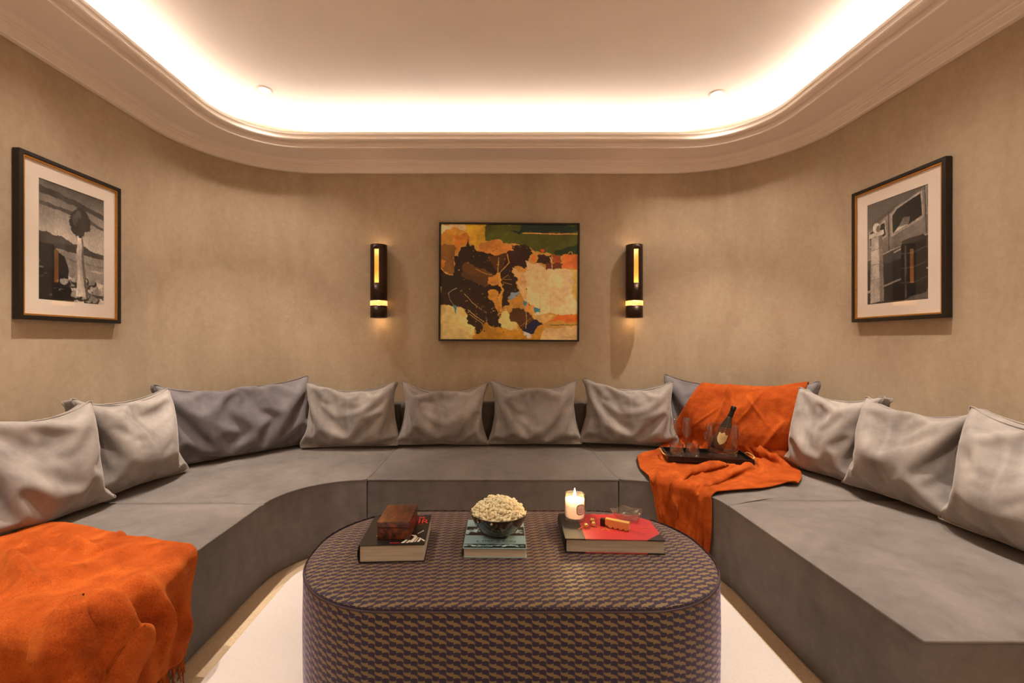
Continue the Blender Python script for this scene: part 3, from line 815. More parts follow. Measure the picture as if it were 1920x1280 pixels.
# side
N = len(ring); prof = [(.0, .002), (.004, .02), (.006, .20), (.003, .37), (-.002, OT-.014-.004)]
Tg = np.roll(ring, -1, 0)-np.roll(ring, 1, 0); Nrm = np.stack([Tg[:, 1], -Tg[:, 0]], 1); Nrm /= np.linalg.norm(Nrm, axis=1, keepdims=True)
V = []; 
for d, z in prof: V += [(p[0]+q[0]*d, p[1]+q[1]*d, z) for p, q in zip(ring, Nrm)]
Fs = [(k*N+i, k*N+(i+1) % N, (k+1)*N+(i+1) % N, (k+1)*N+i) for k in range(len(prof)-1) for i in range(N)]
me = bpy.data.meshes.new('side'); me.from_pydata(V, [], Fs); me.update()
arcl = np.r_[0, np.cumsum(np.linalg.norm(np.diff(np.vstack([ring, ring[:1]]), axis=0), axis=1))]
uvl = me.uv_layers.new(name='UVMap')
for p in me.polygons:
    for li in p.loop_indices:
        vi = me.loops[li].vertex_index; i = vi % N
        a = arcl[i]
        if i == 0 and (p.vertices[0] % N == N-1): a = arcl[N]
        uvl.data[li].uv = (-a, V[vi][2])
link('upholstered_side', me, M['otto'], ot, True)
# top cushion surface: concentric rings, gently crowned with a rolled edge
V = []; rs = [1.0, .995, .985, .965, .93, .86, .75, .6, .4, .2]
hz = [-.004, .002, .006, .009, .012, .014, .015, .016, .016, .016]
for r_, h in zip(rs, hz): V += [(p[0]*r_, p[1]*r_, OT-.014-.016+h+.002) for p in ring]
V.append((0, 0, OT-.014+.002)); K_ = len(rs)
Fs = [(k*N+i, k*N+(i+1) % N, (k+1)*N+(i+1) % N, (k+1)*N+i) for k in range(K_-1) for i in range(N)]+[((K_-1)*N+i, (K_-1)*N+(i+1) % N, K_*N) for i in range(N)]
me = bpy.data.meshes.new('top'); me.from_pydata(V, [], Fs); me.update()
uvl = me.uv_layers.new(name='UVMap')
for p in me.polygons:
    for li in p.loop_indices:
        c = V[me.loops[li].vertex_index]; uvl.data[li].uv = (c[0], c[1])
link('upholstered_top', me, M['otto'], ot, True)
pr = np.column_stack([ring*1.0005, np.full(N, OT-.014-.016)])
po = tube_obj('piping', pr, .0036, simple('dark_piping', lin(58, 38, 40), .6, var=.3, vscale=80), ot, 6, True)
OTZ = OT+.002

# ------------------------------------------------------------------ raster art (vertex colours on real panels)
class Raster:
    def __init__(s, w, h, x0, y0, x1, y1, bg):
        s.w, s.h = w, h; s.A = np.zeros((h, w, 3)); s.A[:] = bg
        xs = np.linspace(x0, x1, w); ys = np.linspace(y0, y1, h); s.X, s.Y = np.meshgrid(xs, ys)
        s.seed = 1; s.span = x1-x0
    def jitter(s, amp):
        s.seed += 1
        a = fbm2(s.h, s.w, s.seed, 14, 5)-.5; b = fbm2(s.h, s.w, s.seed+500, 14, 5)-.5
        c = fbm2(s.h, s.w, s.seed+900, 44, 2)-.5; d = fbm2(s.h, s.w, s.seed+1300, 44, 2)-.5
        return s.X+(a*2+c*.9)*amp, s.Y+(b*2+d*.9)*amp
    def mask(s, pts, amp):
        X, Y = s.jitter(amp) if amp else (s.X, s.Y)
        ins = np.zeros(X.shape, bool); k = len(pts)
        for i in range(k):
            x0, y0 = pts[i]; x1, y1 = pts[(i+1) % k]
            if y0 == y1: continue
            c = ((Y < y0) != (Y < y1)) & (X < (x1-x0)*(Y-y0)/(y1-y0)+x0); ins ^= c
        return ins
    def poly(s, col, pts, amp=12, var=.12):
        mk = s.mask(pts, amp); s.seed += 1
        t = 1+var*2*(fbm2(s.h, s.w, s.seed+90, 6, 5)-.55)
        s.A[mk] = np.clip(np.array(col)*t[mk][:, None], 0, 255)
    def line(s, col, pts, wd, amp=4):
        X, Y = s.jitter(amp); mk = np.zeros(X.shape, bool)
        for (x0, y0), (x1, y1) in zip(pts, pts[1:]):
            dx, dy = x1-x0, y1-y0; t = np.clip(((X-x0)*dx+(Y-y0)*dy)/(dx*dx+dy*dy+1e-9), 0, 1)
            mk |= np.hypot(X-x0-t*dx, Y-y0-t*dy) < wd/2
        s.A[mk] = col
    def ell(s, col, cx, cy, rx, ry, amp=4, var=.1):
        s.poly(col, [(cx+rx*math.cos(a), cy+ry*math.sin(a)) for a in np.linspace(0, 2*PI, 28, endpoint=False)], amp, var)
    def mesh(s, name, W, H, mat, parent):
        """vertical panel in local XZ, centred, facing -Y"""
        xs = np.linspace(-W/2, W/2, s.w); zs = np.linspace(H/2, -H/2, s.h); X, Z = np.meshgrid(xs, zs)
        V = np.stack([X, np.zeros_like(X), Z], -1).reshape(-1, 3)
        id_ = np.arange(s.w*s.h).reshape(s.h, s.w)
        Q4 = np.stack([id_[:-1, :-1], id_[1:, :-1], id_[1:, 1:], id_[:-1, 1:]], -1).reshape(-1, 4)
        me = mesh_np(name, V, Q4)
        ca = me.color_attributes.new('Col', 'FLOAT_COLOR', 'POINT')
        c = np.ones((s.w*s.h, 4), np.float32); c[:, :3] = linarr(s.A.reshape(-1, 3)); ca.data.foreach_set('color', c.ravel())
        return link(name, me, mat, parent)
def frame_bars(name, W, H, wd, y0, y1, mat, parent, bev=.003):
    """mitred rectangular frame, outer size W x H, member width wd, between y0 and y1"""
    bm = bmesh.new()
    o = [(-W/2, -H/2), (W/2, -H/2), (W/2, H/2), (-W/2, H/2)]; i = [(-W/2+wd, -H/2+wd), (W/2-wd, -H/2+wd), (W/2-wd, H/2-wd), (-W/2+wd, H/2-wd)]
    a = [bm.verts.new((x, y0, z)) for x, z in o]; b = [bm.verts.new((x, y0, z)) for x, z in i]
    c = [bm.verts.new((x, y1, z)) for x, z in o]; d = [bm.verts.new((x, y1, z)) for x, z in i]
    for k in range(4):
        j = (k+1) % 4
        bm.faces.new((a[k], a[j], b[j], b[k])); bm.faces.new((c[k], d[k], d[j], c[j]))
        bm.faces.new((a[k], c[k], c[j], a[j])); bm.faces.new((b[k], b[j], d[j], d[k]))
    ob = bm_obj(name, bm, mat, parent)
    if bev: bevel(ob, bev, 2)
    return ob
# --- abstract painting
r = Raster(330, 280, 78, 98, 1345, 1163, (196, 140, 62))
for col, pts in [
 ((226, 186, 138), [(78, 98), (310, 98), (310, 165), (200, 190), (78, 200)]),
 ((208, 156, 44), [(310, 90), (500, 90), (495, 170), (480, 260), (420, 290), (370, 285), (340, 245), (300, 205), (310, 160)]),
 ((192, 130, 48), [(78, 170), (220, 130), (300, 180), (210, 230), (200, 330), (78, 330)]),
 ((186, 110, 36), [(205, 210), (320, 170), (350, 260), (270, 310), (215, 390), (195, 395)]),
 ((122, 80, 34), [(70, 290), (205, 300), (210, 575), (130, 545), (70, 510)]),
 ((186, 114, 40), [(70, 420), (110, 440), (118, 490), (70, 512)]),
 ((76, 76, 20), [(495, 90), (1360, 90), (1360, 380), (1180, 385), (1030, 355), (930, 335), (860, 305), (740, 285), (600, 245), (485, 255)]),
 ((20, 42, 34), [(850, 100), (1360, 100), (1360, 172), (850, 176), (790, 180), (700, 172), (790, 160)]),
 ((28, 52, 24), [(1120, 350), (1250, 300), (1360, 255), (1360, 375), (1150, 380)]),
 ((192, 120, 50), [(415, 300), (500, 250), (590, 235), (640, 265), (740, 290), (775, 328), (700, 348), (640, 405), (590, 405), (560, 385), (440, 380), (410, 335)]),
 ((44, 25, 13), [(250, 350), (270, 300), (330, 290), (340, 235), (362, 285), (400, 285), (432, 362), (560, 382), (600, 412), (690, 352), (772, 327), (740, 285), (860, 302), (930, 342), (880, 402), (868, 502), (760, 490), (755, 542), (800, 607), (780, 652), (812, 742), (702, 802), (722, 852), (652, 885), (640, 900), (622, 1042), (560, 1047), (500, 982), (440, 932), (320, 882), (290, 855), (70, 858), (70, 520), (130, 547), (205, 577), (210, 392), (262, 382)]),
 ((96, 60, 25), [(290, 470), (340, 440), (390, 470), (560, 560), (530, 605), (520, 692), (440, 662), (380, 652), (330, 612), (268, 577)]),
 ((82, 46, 19), [(500, 420), (560, 392), (690, 380), (662, 472), (600, 522), (540, 452)]),
 ((48, 22, 14), [(700, 350), (860, 310), (932, 347), (872, 502), (762, 492), (690, 422)]),
 ((202, 140, 50), [(600, 560), (642, 545), (652, 700), (642, 905), (608, 952), (600, 800), (628, 700), (600, 642)]),
 ((196, 130, 55), [(520, 602), (600, 565), (622, 652), (540, 672), (508, 652)]),
 ((188, 130, 50), [(525, 737), (590, 705), (627, 732), (627, 942), (590, 882), (570, 802), (528, 782)]),
 ((228, 190, 138), [(870, 425), (940, 470), (1010, 480), (1060, 502), (1200, 507), (1360, 515), (1360, 925), (1140, 938), (940, 932), (890, 832), (832, 782), (782, 652), (802, 602), (755, 542), (862, 542)]),
 ((206, 158, 100), [(752, 503), (862, 547), (872, 802), (832, 772), (790, 642), (802, 602), (760, 552)]),
 ((216, 180, 92), [(1298, 515), (1360, 520), (1360, 822), (1310, 802)]),
 ((214, 110, 50), [(1212, 380), (1360, 378), (1360, 517), (1210, 497), (1195, 442)]),
 ((58, 20, 16), [(968, 380), (1082, 375), (1087, 457), (963, 457)]),
 ((204, 100, 46), [(928, 395), (966, 390), (966, 457), (933, 442)]),
 ((152, 70, 30), [(1118, 380), (1202, 390), (1192, 457), (1128, 457)]),
 ((98, 45, 26), [(1063, 460), (1197, 460), (1192, 517), (1063, 512)]),
 ((222, 76, 46), [(1020, 332), (1047, 328), (1050, 352), (1026, 354)]),
 ((222, 188, 118), [(70, 855), (290, 855), (325, 912), (342, 1002), (392, 1012), (402, 1170), (70, 1170)]),
 ((66, 134, 152), [(210, 855), (240, 855), (230, 952), (217, 902)]),
 ((196, 134, 36), [(398, 1090), (480, 1000), (560, 1060), (650, 1060), (720, 1000), (800, 1010), (1000, 1000), (1042, 1042), (1000, 1170), (398, 1170)]),
 ((216, 184, 116), [(640, 900), (702, 885), (732, 962), (802, 1012), (802, 1082), (740, 1072), (660, 1052), (618, 1022)]),
 ((42, 25, 13), [(318, 880), (420, 850), (600, 900), (622, 1002), (662, 1052), (560, 1062), (480, 992), (472, 1082), (440, 1117), (400, 1102), (400, 1022), (343, 1002)]),
 ((78, 46, 22), [(740, 880), (842, 870), (922, 942), (962, 992), (902, 1062), (832, 1082), (802, 1012), (720, 992), (713, 952)]),
 ((226, 176, 98), [(930, 945), (1132, 940), (1102, 987), (1042, 1037), (1000, 1002), (950, 967)]),
 ((24, 30, 62), [(900, 1010), (960, 985), (1032, 1032), (970, 1047), (952, 1102), (890, 1117), (848, 1082)]),
 ((212, 196, 186), [(843, 1085), (890, 1095), (937, 1132), (900, 1142), (858, 1112)]),
 ((142, 158, 168), [(698, 777), (740, 740), (812, 735), (817, 767), (730, 792)]),
 ((192, 134, 50), [(713, 802), (822, 755), (867, 802), (802, 862), (740, 842)]),
 ((196, 134, 66), [(878, 820), (952, 840), (972, 882), (932, 927), (868, 902)]),
 ((66, 134, 154), [(943, 870), (992, 870), (1002, 917), (950, 932)]),
 ((66, 134, 154), [(866, 800), (887, 810), (880, 872), (863, 852)]),
 ((212, 104, 32), [(1078, 992), (1150, 935), (1360, 935), (1360, 997)]),
 ((216, 174, 118), [(1048, 1060), (1360, 1035), (1360, 1170), (1000, 1170)]),
]: r.poly(col, pts, 26, .22)
for col, pts, wd in [((226, 146, 68), [(840, 176), (1200, 184)], 9), ((226, 146, 68), [(1205, 181), (1345, 182)], 8), ((74, 84, 36), [(1095, 1026), (1345, 1024)], 7),
 ((190, 150, 90), [(300, 740), (380, 830), (460, 890)], 5), ((186, 130, 66), [(400, 510), (480, 550), (570, 572)], 5), ((196, 140, 66), [(615, 410), (605, 560)], 7),
 ((196, 140, 60), [(690, 370), (712, 450), (620, 550)], 8), ((180, 130, 70), [(650, 605), (735, 606)], 4), ((180, 130, 70), [(650, 600), (705, 565)], 4), ((180, 130, 70), [(650, 630), (735, 655)], 4),
 ((170, 150, 110), [(150, 740), (180, 710), (230, 690)], 5), ((170, 150, 110), [(150, 745), (165, 800), (200, 850)], 3), ((216, 180, 120), [(330, 890), (420, 960), (480, 1000)], 5), ((200, 150, 60), [(345, 930), (470, 1020)], 5),
 ((200, 160, 90), [(865, 850), (875, 960), (872, 1060)], 5), ((180, 130, 60), [(820, 1040), (910, 970)], 4), ((204, 160, 110), [(1000, 760), (1095, 755), (1100, 910)], 4), ((204, 160, 110), [(1000, 760), (1004, 910)], 4), ((150, 110, 70), [(1220, 1138), (1290, 1142)], 4),
 ((214, 150, 80), [(1255, 365), (1270, 345), (1290, 345), (1297, 372)], 5), ((226, 190, 138), [(1090, 400), (1105, 440), (1112, 510)], 6)]: r.line(col, pts, wd)
brush = fbm2(r.h, r.w, 71, 40, 3)*.6+fbm2(r.h, r.w, 72, 9, 3)*.4
r.A = np.clip(r.A*np.array([1.16, 1.24, 1.28])*(1+.34*(brush-.5))[..., None], 0, 252)
R_ = np.random.default_rng(5)
for k in range(170):
    cx_, cy_ = (R_.uniform(330, 680), R_.uniform(850, 1090)) if k < 90 else (R_.uniform(200, 900), R_.uniform(300, 900))
    yy, xx = np.ogrid[:r.h, :r.w]; px_ = (cx_-78)/1267*r.w; py_ = (cy_-98)/1065*r.h; rr_ = R_.uniform(.5, 1.6)
    mk = ((xx-px_)**2+(yy-py_)**2) < rr_**2
    r.A[mk] = [(216, 170, 96), (48, 28, 16), (196, 138, 58)][k % 3]
PX0, PX1, PZ0, PZ1 = -.452, .737, 1.252, 2.254
pa = empty('abstract_painting', ((PX0+PX1)/2, 3.812, (PZ0+PZ1)/2)); tag(pa, 'abstract oil painting in ochre, black, green and cream in a thin dark frame', 'painting')
pa.rotation_euler = (0, math.radians(.35), 0)
frame_bars('frame', PX1-PX0, PZ1-PZ0, .013, -.030, .018, M['blackmatte'], pa, .002)
cv = r.mesh('canvas', PX1-PX0-.030, PZ1-PZ0-.030, M['oil'], pa); cv.location = (0, -.018, 0)
box_obj('canvas_backing', (-(PX1-PX0)/2+.015, (PX1-PX0)/2-.015, -.016, .012, -(PZ1-PZ0)/2+.015, (PZ1-PZ0)/2-.015), M['blackmatte'], pa, 0)

# --- framed monochrome prints (plain stand-ins: a rocky coast and a parked old car)
def photo_frame(raster, W, H, loc, rz, label):
    e = empty('framed_photograph', loc, rz); tag(e, label, 'framed photo', 'framed black and white photographs')
    frame_bars('frame', W, H, .022, -.018, .018, M['blackmatte'], e, .003)
    frame_bars('gold_fillet', W-.042, H-.042, .009, -.014, -.004, M['goldleaf'], e, .001)
    frame_bars('mat_board', W-.056, H-.056, .078, -.004, 0, M['mat'], e, 0)
    p = raster.mesh('print', W-.056-.15, H-.056-.15, M['photo'], e); p.location = (0, -.001, 0)
    box_obj('glass', (-W/2+.022, W/2-.022, -.0075, -.0065, -H/2+.022, H/2-.022), M['pane'], e, 0)
    box_obj('backing', (-W/2+.02, W/2-.02, .006, .014, -H/2+.02, H/2-.02), M['blackmatte'], e, 0)
    return e
def g(v): return (v,)*3
def tonemap(r, warm=(1.0, .95, .89), grain=.25):
    r.A *= (1+grain*(fbm2(r.h, r.w, 5, 60, 3)-.5))[..., None]
    L_ = r.A.mean(-1, keepdims=True); r.A = np.clip(L_*np.array(warm), 0, 255)
r = Raster(170, 256, 0, 0, 100, 150, (150, 150, 150))
gsky = np.interp(r.Y+.12*r.X, [0, 34, 76], [84, 132, 200])+70*(fbm2(r.h, r.w, 77, 3, 5)-.5); r.A[:] = gsky[..., None]
for v_, pts in [(66, [(0, 8), (55, 15), (105, 24), (105, 30), (50, 22), (0, 17)]), (84, [(0, 27), (60, 31), (105, 42), (105, 45), (40, 35), (0, 31)]),
 (70, [(-5, 66), (10, 64), (22, 67), (34, 66), (50, 72), (64, 71), (80, 77), (105, 80), (105, 88), (-5, 84)]), (150, [(-5, 82), (105, 86), (105, 120), (-5, 114)]), (120, [(40, 93), (105, 96), (105, 99), (40, 95)]), (176, [(30, 102), (105, 104), (105, 107), (30, 104)]),
 (34, [(-5, 76), (8, 80), (20, 78), (28, 88), (36, 92), (44, 108), (40, 155), (-5, 155)]), (20, [(-5, 112), (18, 108), (40, 118), (58, 155), (-5, 155)])]: r.poly(g(v_), pts, 1.6, .3)
R_ = np.random.default_rng(8)
for k in range(26):     # boulders, lit from the left
    cx_, cy_ = R_.uniform(36, 102), R_.uniform(118, 150); cy_ = 112+(cy_-112)*(1 if cx_ > 60 else 1.05); a_, b_ = R_.uniform(5, 11), R_.uniform(3.5, 7)
    r.ell(g(R_.uniform(30, 60)), cx_+1.2, cy_+1.2, a_, b_, 1.5, .3); r.ell(g(R_.uniform(130, 205)), cx_-.6, cy_-.6, a_*.86, b_*.8, 1.8, .55)
for k in range(9): r.ell(g(R_.uniform(60, 120)), R_.uniform(0, 34), R_.uniform(100, 148), R_.uniform(1, 4), R_.uniform(.6, 1.6), 1, .4)
r.poly(g(205), [(54, 140), (57, 112), (55, 84), (57, 58), (62, 56), (65, 60), (66, 84), (69, 112), (74, 142)], 1.2, .35)
r.poly(g(98), [(63, 60), (65, 60), (66, 84), (69, 112), (74, 142), (70, 142), (65, 112), (63, 86)], 1.0, .3)
for pts, wd in (([(59, 62), (52, 48), (46, 40)], 2.2), ([(62, 60), (64, 44), (62, 30)], 2.4), ([(64, 62), (74, 50), (82, 46)], 1.8), ([(52, 48), (54, 38)], 1.2), ([(63, 44), (70, 34)], 1.3), ([(46, 40), (40, 39)], 1.0)): r.line(g(168), pts, wd, .6)
r.poly(g(42), [(44, 46), (46, 34), (54, 24), (64, 21), (74, 27), (80, 38), (78, 50), (70, 58), (64, 62), (58, 62), (50, 56)], 5, .5); r.poly(g(78), [(50, 40), (54, 30), (62, 26), (66, 32), (60, 40), (54, 46)], 4, .4)
tonemap(r)
photo_frame(r, .59, .822, (XL+.020, (2.142+2.733)/2, 1.769), PI/2, 'framed black and white outdoor photograph on the left wall')
r = Raster(170, 256, 0, 0, 100, 150, (104, 104, 104))
for v_, pts in [(128, [(-5, 34), (105, -8), (105, 64), (-5, 84)]), (96, [(-5, 34), (105, -8), (105, -2), (-5, 40)]),
 (170, [(41, 26), (50, 17), (90, 6), (93, 42), (70, 49), (42, 57)]), (16, [(44, 28), (52, 20), (88, 9), (90, 39), (69, 46), (45, 54)]), (170, [(3, 42), (32, 30), (35, 54), (4, 66)]), (20, [(5, 43), (31, 33), (33, 52), (6, 63)]),
 (178, [(45, 53), (60, 40), (66, 42), (69, 46)]), (120, [(54, 46), (62, 34), (72, 36), (70, 45)]),
 (54, [(37, 20), (38.5, 20), (39.5, 96), (38, 96)]), (58, [(93, -5), (94.5, -5), (97, 66), (95.5, 66)]), (150, [(94.5, 0), (105, -4), (105, 36), (96, 40)]), (30, [(98, 10), (102, 9), (102, 14), (98, 15)]), (30, [(98, 19), (102, 18), (102, 28), (98, 29)]),
 (70, [(-5, 84), (105, 63), (105, 155), (-5, 155)]), (160, [(-5, 84), (105, 63), (105, 65), (-5, 86)]), (168, [(46, 79), (58, 76), (58, 78), (46, 81)]),
 (40, [(-5, 100), (105, 82), (105, 155), (-5, 155)]), (150, [(-5, 130), (30, 124), (105, 106), (105, 108), (30, 127), (-5, 134)]), (26, [(-5, 134), (105, 109), (105, 155), (-5, 155)]), (96, [(60, 150), (82, 140), (105, 134), (105, 155), (58, 155)])]: r.poly(g(v_), pts, .5, .25)
# a pale stone gatepost and a dark oil drum stand by the car
r.poly(g(190), [(6, 148), (7, 52), (27, 50), (30, 146)], .8, .35); r.poly(g(122), [(21, 51), (27, 50), (30, 146), (23, 147)], .8, .3)
r.poly(g(218), [(3, 52), (4, 45), (29, 43), (30, 50)], .8, .2); r.ell(g(205), 17, 38, 7, 7, .8, .3); r.ell(g(130), 20, 40, 3.6, 5, .8, .3)
for y_ in (70, 92, 114): r.line(g(110), [(7, y_), (28, y_-1.4)], .8, .6)
r.poly(g(20), [(58, 146), (58, 72), (62, 68), (92, 64), (96, 68), (97, 140)], .8, .3)
for y_ in (84, 104, 124): r.line(g(70), [(58, y_), (77, y_+1.2), (97, y_-4)], 1.6, .6)
r.poly(g(92), [(64, 74), (67, 73), (67, 144), (64, 145)], .6, .4); r.ell(g(44), 77, 68, 18, 3.6, .5, .2)
tonemap(r)
photo_frame(r, .60, .826, (XR-.020, (2.285+2.885)/2, 1.785), -PI/2, 'framed black and white photograph with an old car on the right wall')

# ------------------------------------------------------------------ SCONCES
def alabaster():
    t = NT('lit_alabaster'); n = t.noise(t.coord(), 30, 4, .6, 1)
    c = t.ramp(n, [(.3, lin(250, 165, 75)), (.7, lin(255, 205, 130))])
    t.bsdf(Base_Color=c, Roughness=.4, Emission_Color=c, Emission_Strength=.85); return t.m
M['alab'] = alabaster()
M['liner'] = simple('brass_liner', lin(240, 206, 148), .55, .1)
def sconce(x, label):
    H, R, y = .607, .0695, 3.755; zb = 1.25+(640-595.5)*y/840
    e = empty('wall_sconce', (x, y, zb)); tag(e, label, 'wall light', 'cylindrical wall lights beside the painting')
    def shell(name, z0, z1, slot, mat, R=R):
        seg = 64; zs = [z0, z1] if not slot else [z0, slot[0], slot[1], z1]
        bm = bmesh.new(); vs = [[bm.verts.new((R*math.cos(2*PI*(i+.5)/seg-PI/2), R*math.sin(2*PI*(i+.5)/seg-PI/2), z)) for i in range(seg)] for z in zs]
        for k in range(len(zs)-1):
            for i in range(seg):
                if slot and k == 1 and (i <= 1 or i >= seg-4): continue
                j = (i+1) % seg
                bm.faces.new((vs[k][i], vs[k][j], vs[k+1][j], vs[k+1][i]))
        o = bm_obj(name, bm, mat, e, True); solidify(o, .004, -1); return o
    shell('body', .232*H, H, (.472*H, .93*H), M['bronze'])
    li = shell('inner_liner', .236*H, .995*H, (.470*H, .935*H), M['liner'], R-.0055)
    shell('alabaster_band', .166*H, .230*H, None, M['alab'], R+.001)
    shell('lower_cap', 0, .164*H, None, M['bronze'])
    lathe_obj('diffuser', [(0, .006), (.045, .006), (.046, .010), (0, .010)], M['alab'], e, 32)
    lathe_obj('lamp', [(0, .09), (.012, .095), (.016, .12), (.012, .145), (0, .15)], emission('lamp_glow', (1, .66, .32, 1), 6), e, 16)
    box_obj('wall_bracket', (-.02, .02, R-.004, .079, H*.45, H*.62), M['bronze'], e, .002)
    l = bpy.data.lights.new('lamp_light', 'POINT'); l.energy = .6; l.color = (1, .69, .38); l.shadow_soft_size = .016
    lo = bpy.data.objects.new('lamp_light', l); COL.objects.link(lo); lo.parent = e; lo.location = (0, 0, .19)
    l = bpy.data.lights.new('lamp_light', 'POINT'); l.energy = .12; l.color = (1, .69, .38); l.shadow_soft_size = .014  # second point without a bulb, added near the top to even the slot's glow
    lo = bpy.data.objects.new('lamp_light', l); COL.objects.link(lo); lo.parent = e; lo.location = (0, 0, .588)
    l = bpy.data.lights.new('lamp_light', 'POINT'); l.energy = .22; l.color = (1, .68, .36); l.shadow_soft_size = .03
    lo = bpy.data.objects.new('lamp_light', l); COL.objects.link(lo); lo.parent = e; lo.location = (0, 0, -.012)
sconce(-.951, 'dark bronze cylinder wall light left of the painting')
sconce(1.190, 'dark bronze cylinder wall light right of the painting')

# ------------------------------------------------------------------ BOOKS and things on the ottoman
def text_mesh(txt, size, mat, parent, loc, rot=(0, 0, 0), sx=1.0, name='lettering', shear=0):
    cu = bpy.data.curves.new('t', 'FONT'); cu.body = txt; cu.size = size; cu.align_x = 'CENTER'; cu.align_y = 'CENTER'; cu.extrude = .0002; cu.shear = shear
    to = bpy.data.objects.new('t', cu); COL.objects.link(to)
    dg = bpy.context.evaluated_depsgraph_get(); me = bpy.data.meshes.new_from_object(to.evaluated_get(dg))
    bpy.data.objects.remove(to); bpy.data.curves.remove(cu)
    me.materials.clear()
    o = link(name, me, mat, parent, loc=loc, rot=rot); o.scale = (sx, 1, 1); return o
def book(label, x, y, z, rz, W, D, Hh, cover, spine, pages=None, board=.0035):
    """W along spine-to-fore-edge (local x, spine at -x), D local y"""
    e = empty('hardback_book', (x, y, z), rz); tag(e, label, 'book', 'coffee table books on the ottoman')
    box_obj('back_cover', (-W/2, W/2, -D/2, D/2, 0, board), cover, e, .001)
    box_obj('front_cover', (-W/2, W/2, -D/2, D/2, Hh-board, Hh), cover, e, .001)
    bm = bmesh.new(); k = 10
    pr_ = [(-W/2-.006*math.sin(PI*i/k), Hh*i/k) for i in range(k+1)]; q = [(-W/2+.0035-.004*math.sin(PI*i/k), Hh*i/k) for i in range(k+1)]
    pf = [[bm.verts.new((a, s_*D/2, b)) for a, b in pr_] for s_ in (-1, 1)]; qf = [[bm.verts.new((a, s_*D/2, b)) for a, b in q] for s_ in (-1, 1)]
    for i in range(k):
        bm.faces.new((pf[0][i], pf[0][i+1], pf[1][i+1], pf[1][i])); bm.faces.new((qf[0][i], qf[1][i], qf[1][i+1], qf[0][i+1]))
        for s_ in (0, 1): bm.faces.new((pf[s_][i], qf[s_][i], qf[s_][i+1], pf[s_][i+1]))
    bm_obj('spine', bm, spine, e, True)
    b = box_obj('page_block', (-W/2+.004, W/2-.004, -D/2+.004, D/2-.004, board, Hh-board), pages or M['paper'], e, 0)
    return e
# black book
bk = book('thick black hardback with red title lettering under the wooden box', -.383, 1.822, OTZ, math.radians(2.5), .245, .285, .066,
          simple('black_cover', lin(30, 24, 22), .35), simple('black_spine', lin(20, 16, 15), .4))
red = simple('red_ink', lin(214, 44, 40), .4, var=.3, vscale=160)
text_mesh('FILM', .034, red, bk, (.064, .108, .0664), name='title')
text_mesh('NOIR', .058, red, bk, (.050, .070, .0664), sx=.95, name='title')
text_mesh('100 ALL-TIME', .010, red, bk, (.066, .038, .0664), name='subtitle')
bm = bmesh.new(); box(bm, -.018, .018, -.0018, .0018, 0, .0003); bm_obj('red_line', bm, red, bk, loc=(.008, -.128, .0662))
white = simple('white_ink', lin(236, 226, 212), .4)
def flat(name, polys, mat, parent, z):
    bm = bmesh.new()
    for pts in polys:
        f_ = bm.faces.new([bm.verts.new((a, b, 0)) for a, b in pts])
    bmesh.ops.recalc_face_normals(bm, faces=bm.faces)
    g_ = bmesh.ops.extrude_face_region(bm, geom=list(bm.faces)); bmesh.ops.translate(bm, verts=[v for v in g_['geom'] if isinstance(v, bmesh.types.BMVert)], vec=(0, 0, .0003))
    o = bm_obj(name, bm, mat, parent); o.location = (0, 0, z); return o
for mk_ in [[(-.074, -.062), (-.056, -.078), (-.050, -.020)],
  [(.032, -.128), (.044, -.128), (.054, -.102), (.046, -.100)], [(.050, -.128), (.058, -.128), (.066, -.106), (.060, -.104)],
  [(.062, -.124), (.076, -.124), (.088, -.078), (.080, -.062), (.062, -.058), (.066, -.066), (.076, -.076)], [(.080, -.122), (.085, -.122), (.094, -.084), (.090, -.084)],
  [(.090, -.122), (.099, -.121), (.106, -.094), (.099, -.090)], [(.118, -.118), (.121, -.112), (.098, -.084), (.095, -.088)], [(.084, -.048), (.087, -.050), (.108, -.020), (.104, -.018)]]:
    flat('cover_mark', [mk_], white, bk, .0660)
# wooden box
wb = empty('wooden_box', (-.380, 1.812, OTZ+.0668)); tag(wb, 'polished burr wood box with lid on the black book', 'box')
box_obj('base', (-.0625, .0625, -.09, .09, 0, .044), M['wood'], wb, .0015)
box_obj('lid', (-.0632, .0632, -.0907, .0907, .0452, .068), M['wood'], wb, .002)
# blue book
blue = simple('pale_blue_cover', lin(140, 172, 178), .4, var=.06, vscale=30)
bb = book('pale blue hardback with a strip of black and white portraits under the popcorn bowl', .012, 1.85, OTZ, math.radians(-1), .245, .275, .037, blue, simple('dark_teal_spine', lin(46, 56, 58), .45))
ink = simple('dark_ink', lin(34, 40, 44), .4)
text_mesh('A  STAR  IS  BORN', .017, ink, bb, (.004, -.076, .0373), sx=1.15, name='title')
bm = bmesh.new(); box(bm, -.075, .075, -.0005, .0005, 0, .0003); bm_obj('rule', bm, ink, bb, loc=(.004, -.090, .0372))
def cover_strip(seed, dark, light, w_, h_):
    rr = Raster(110, 28, 0, 0, 110, 28, dark); R_ = np.random.default_rng(seed)
    for k in range(15):
        x = 4+k*7.2+R_.uniform(-2, 2); rr.ell(light, x, R_.uniform(9, 17), R_.uniform(2.5, 5.5), R_.uniform(4, 8), 2.5, .5); rr.ell(dark, x+R_.uniform(-2, 2), R_.uniform(4, 20), R_.uniform(1.5, 3.5), R_.uniform(1.5, 3), 1.5)
    return rr.mesh('portrait_strip', w_, h_, M['print'], bb)
ps = cover_strip(3, (26, 34, 36), (142, 172, 176), .240, .034); ps.location = (0, -.116, .0374); ps.rotation_euler = (-PI/2, 0, 0)
ps = cover_strip(8, (40, 40, 38), (150, 176, 178), .240, .085); ps.name = 'cover_picture'; ps.location = (0, .02, .0374); ps.rotation_euler = (-PI/2, 0, 0)
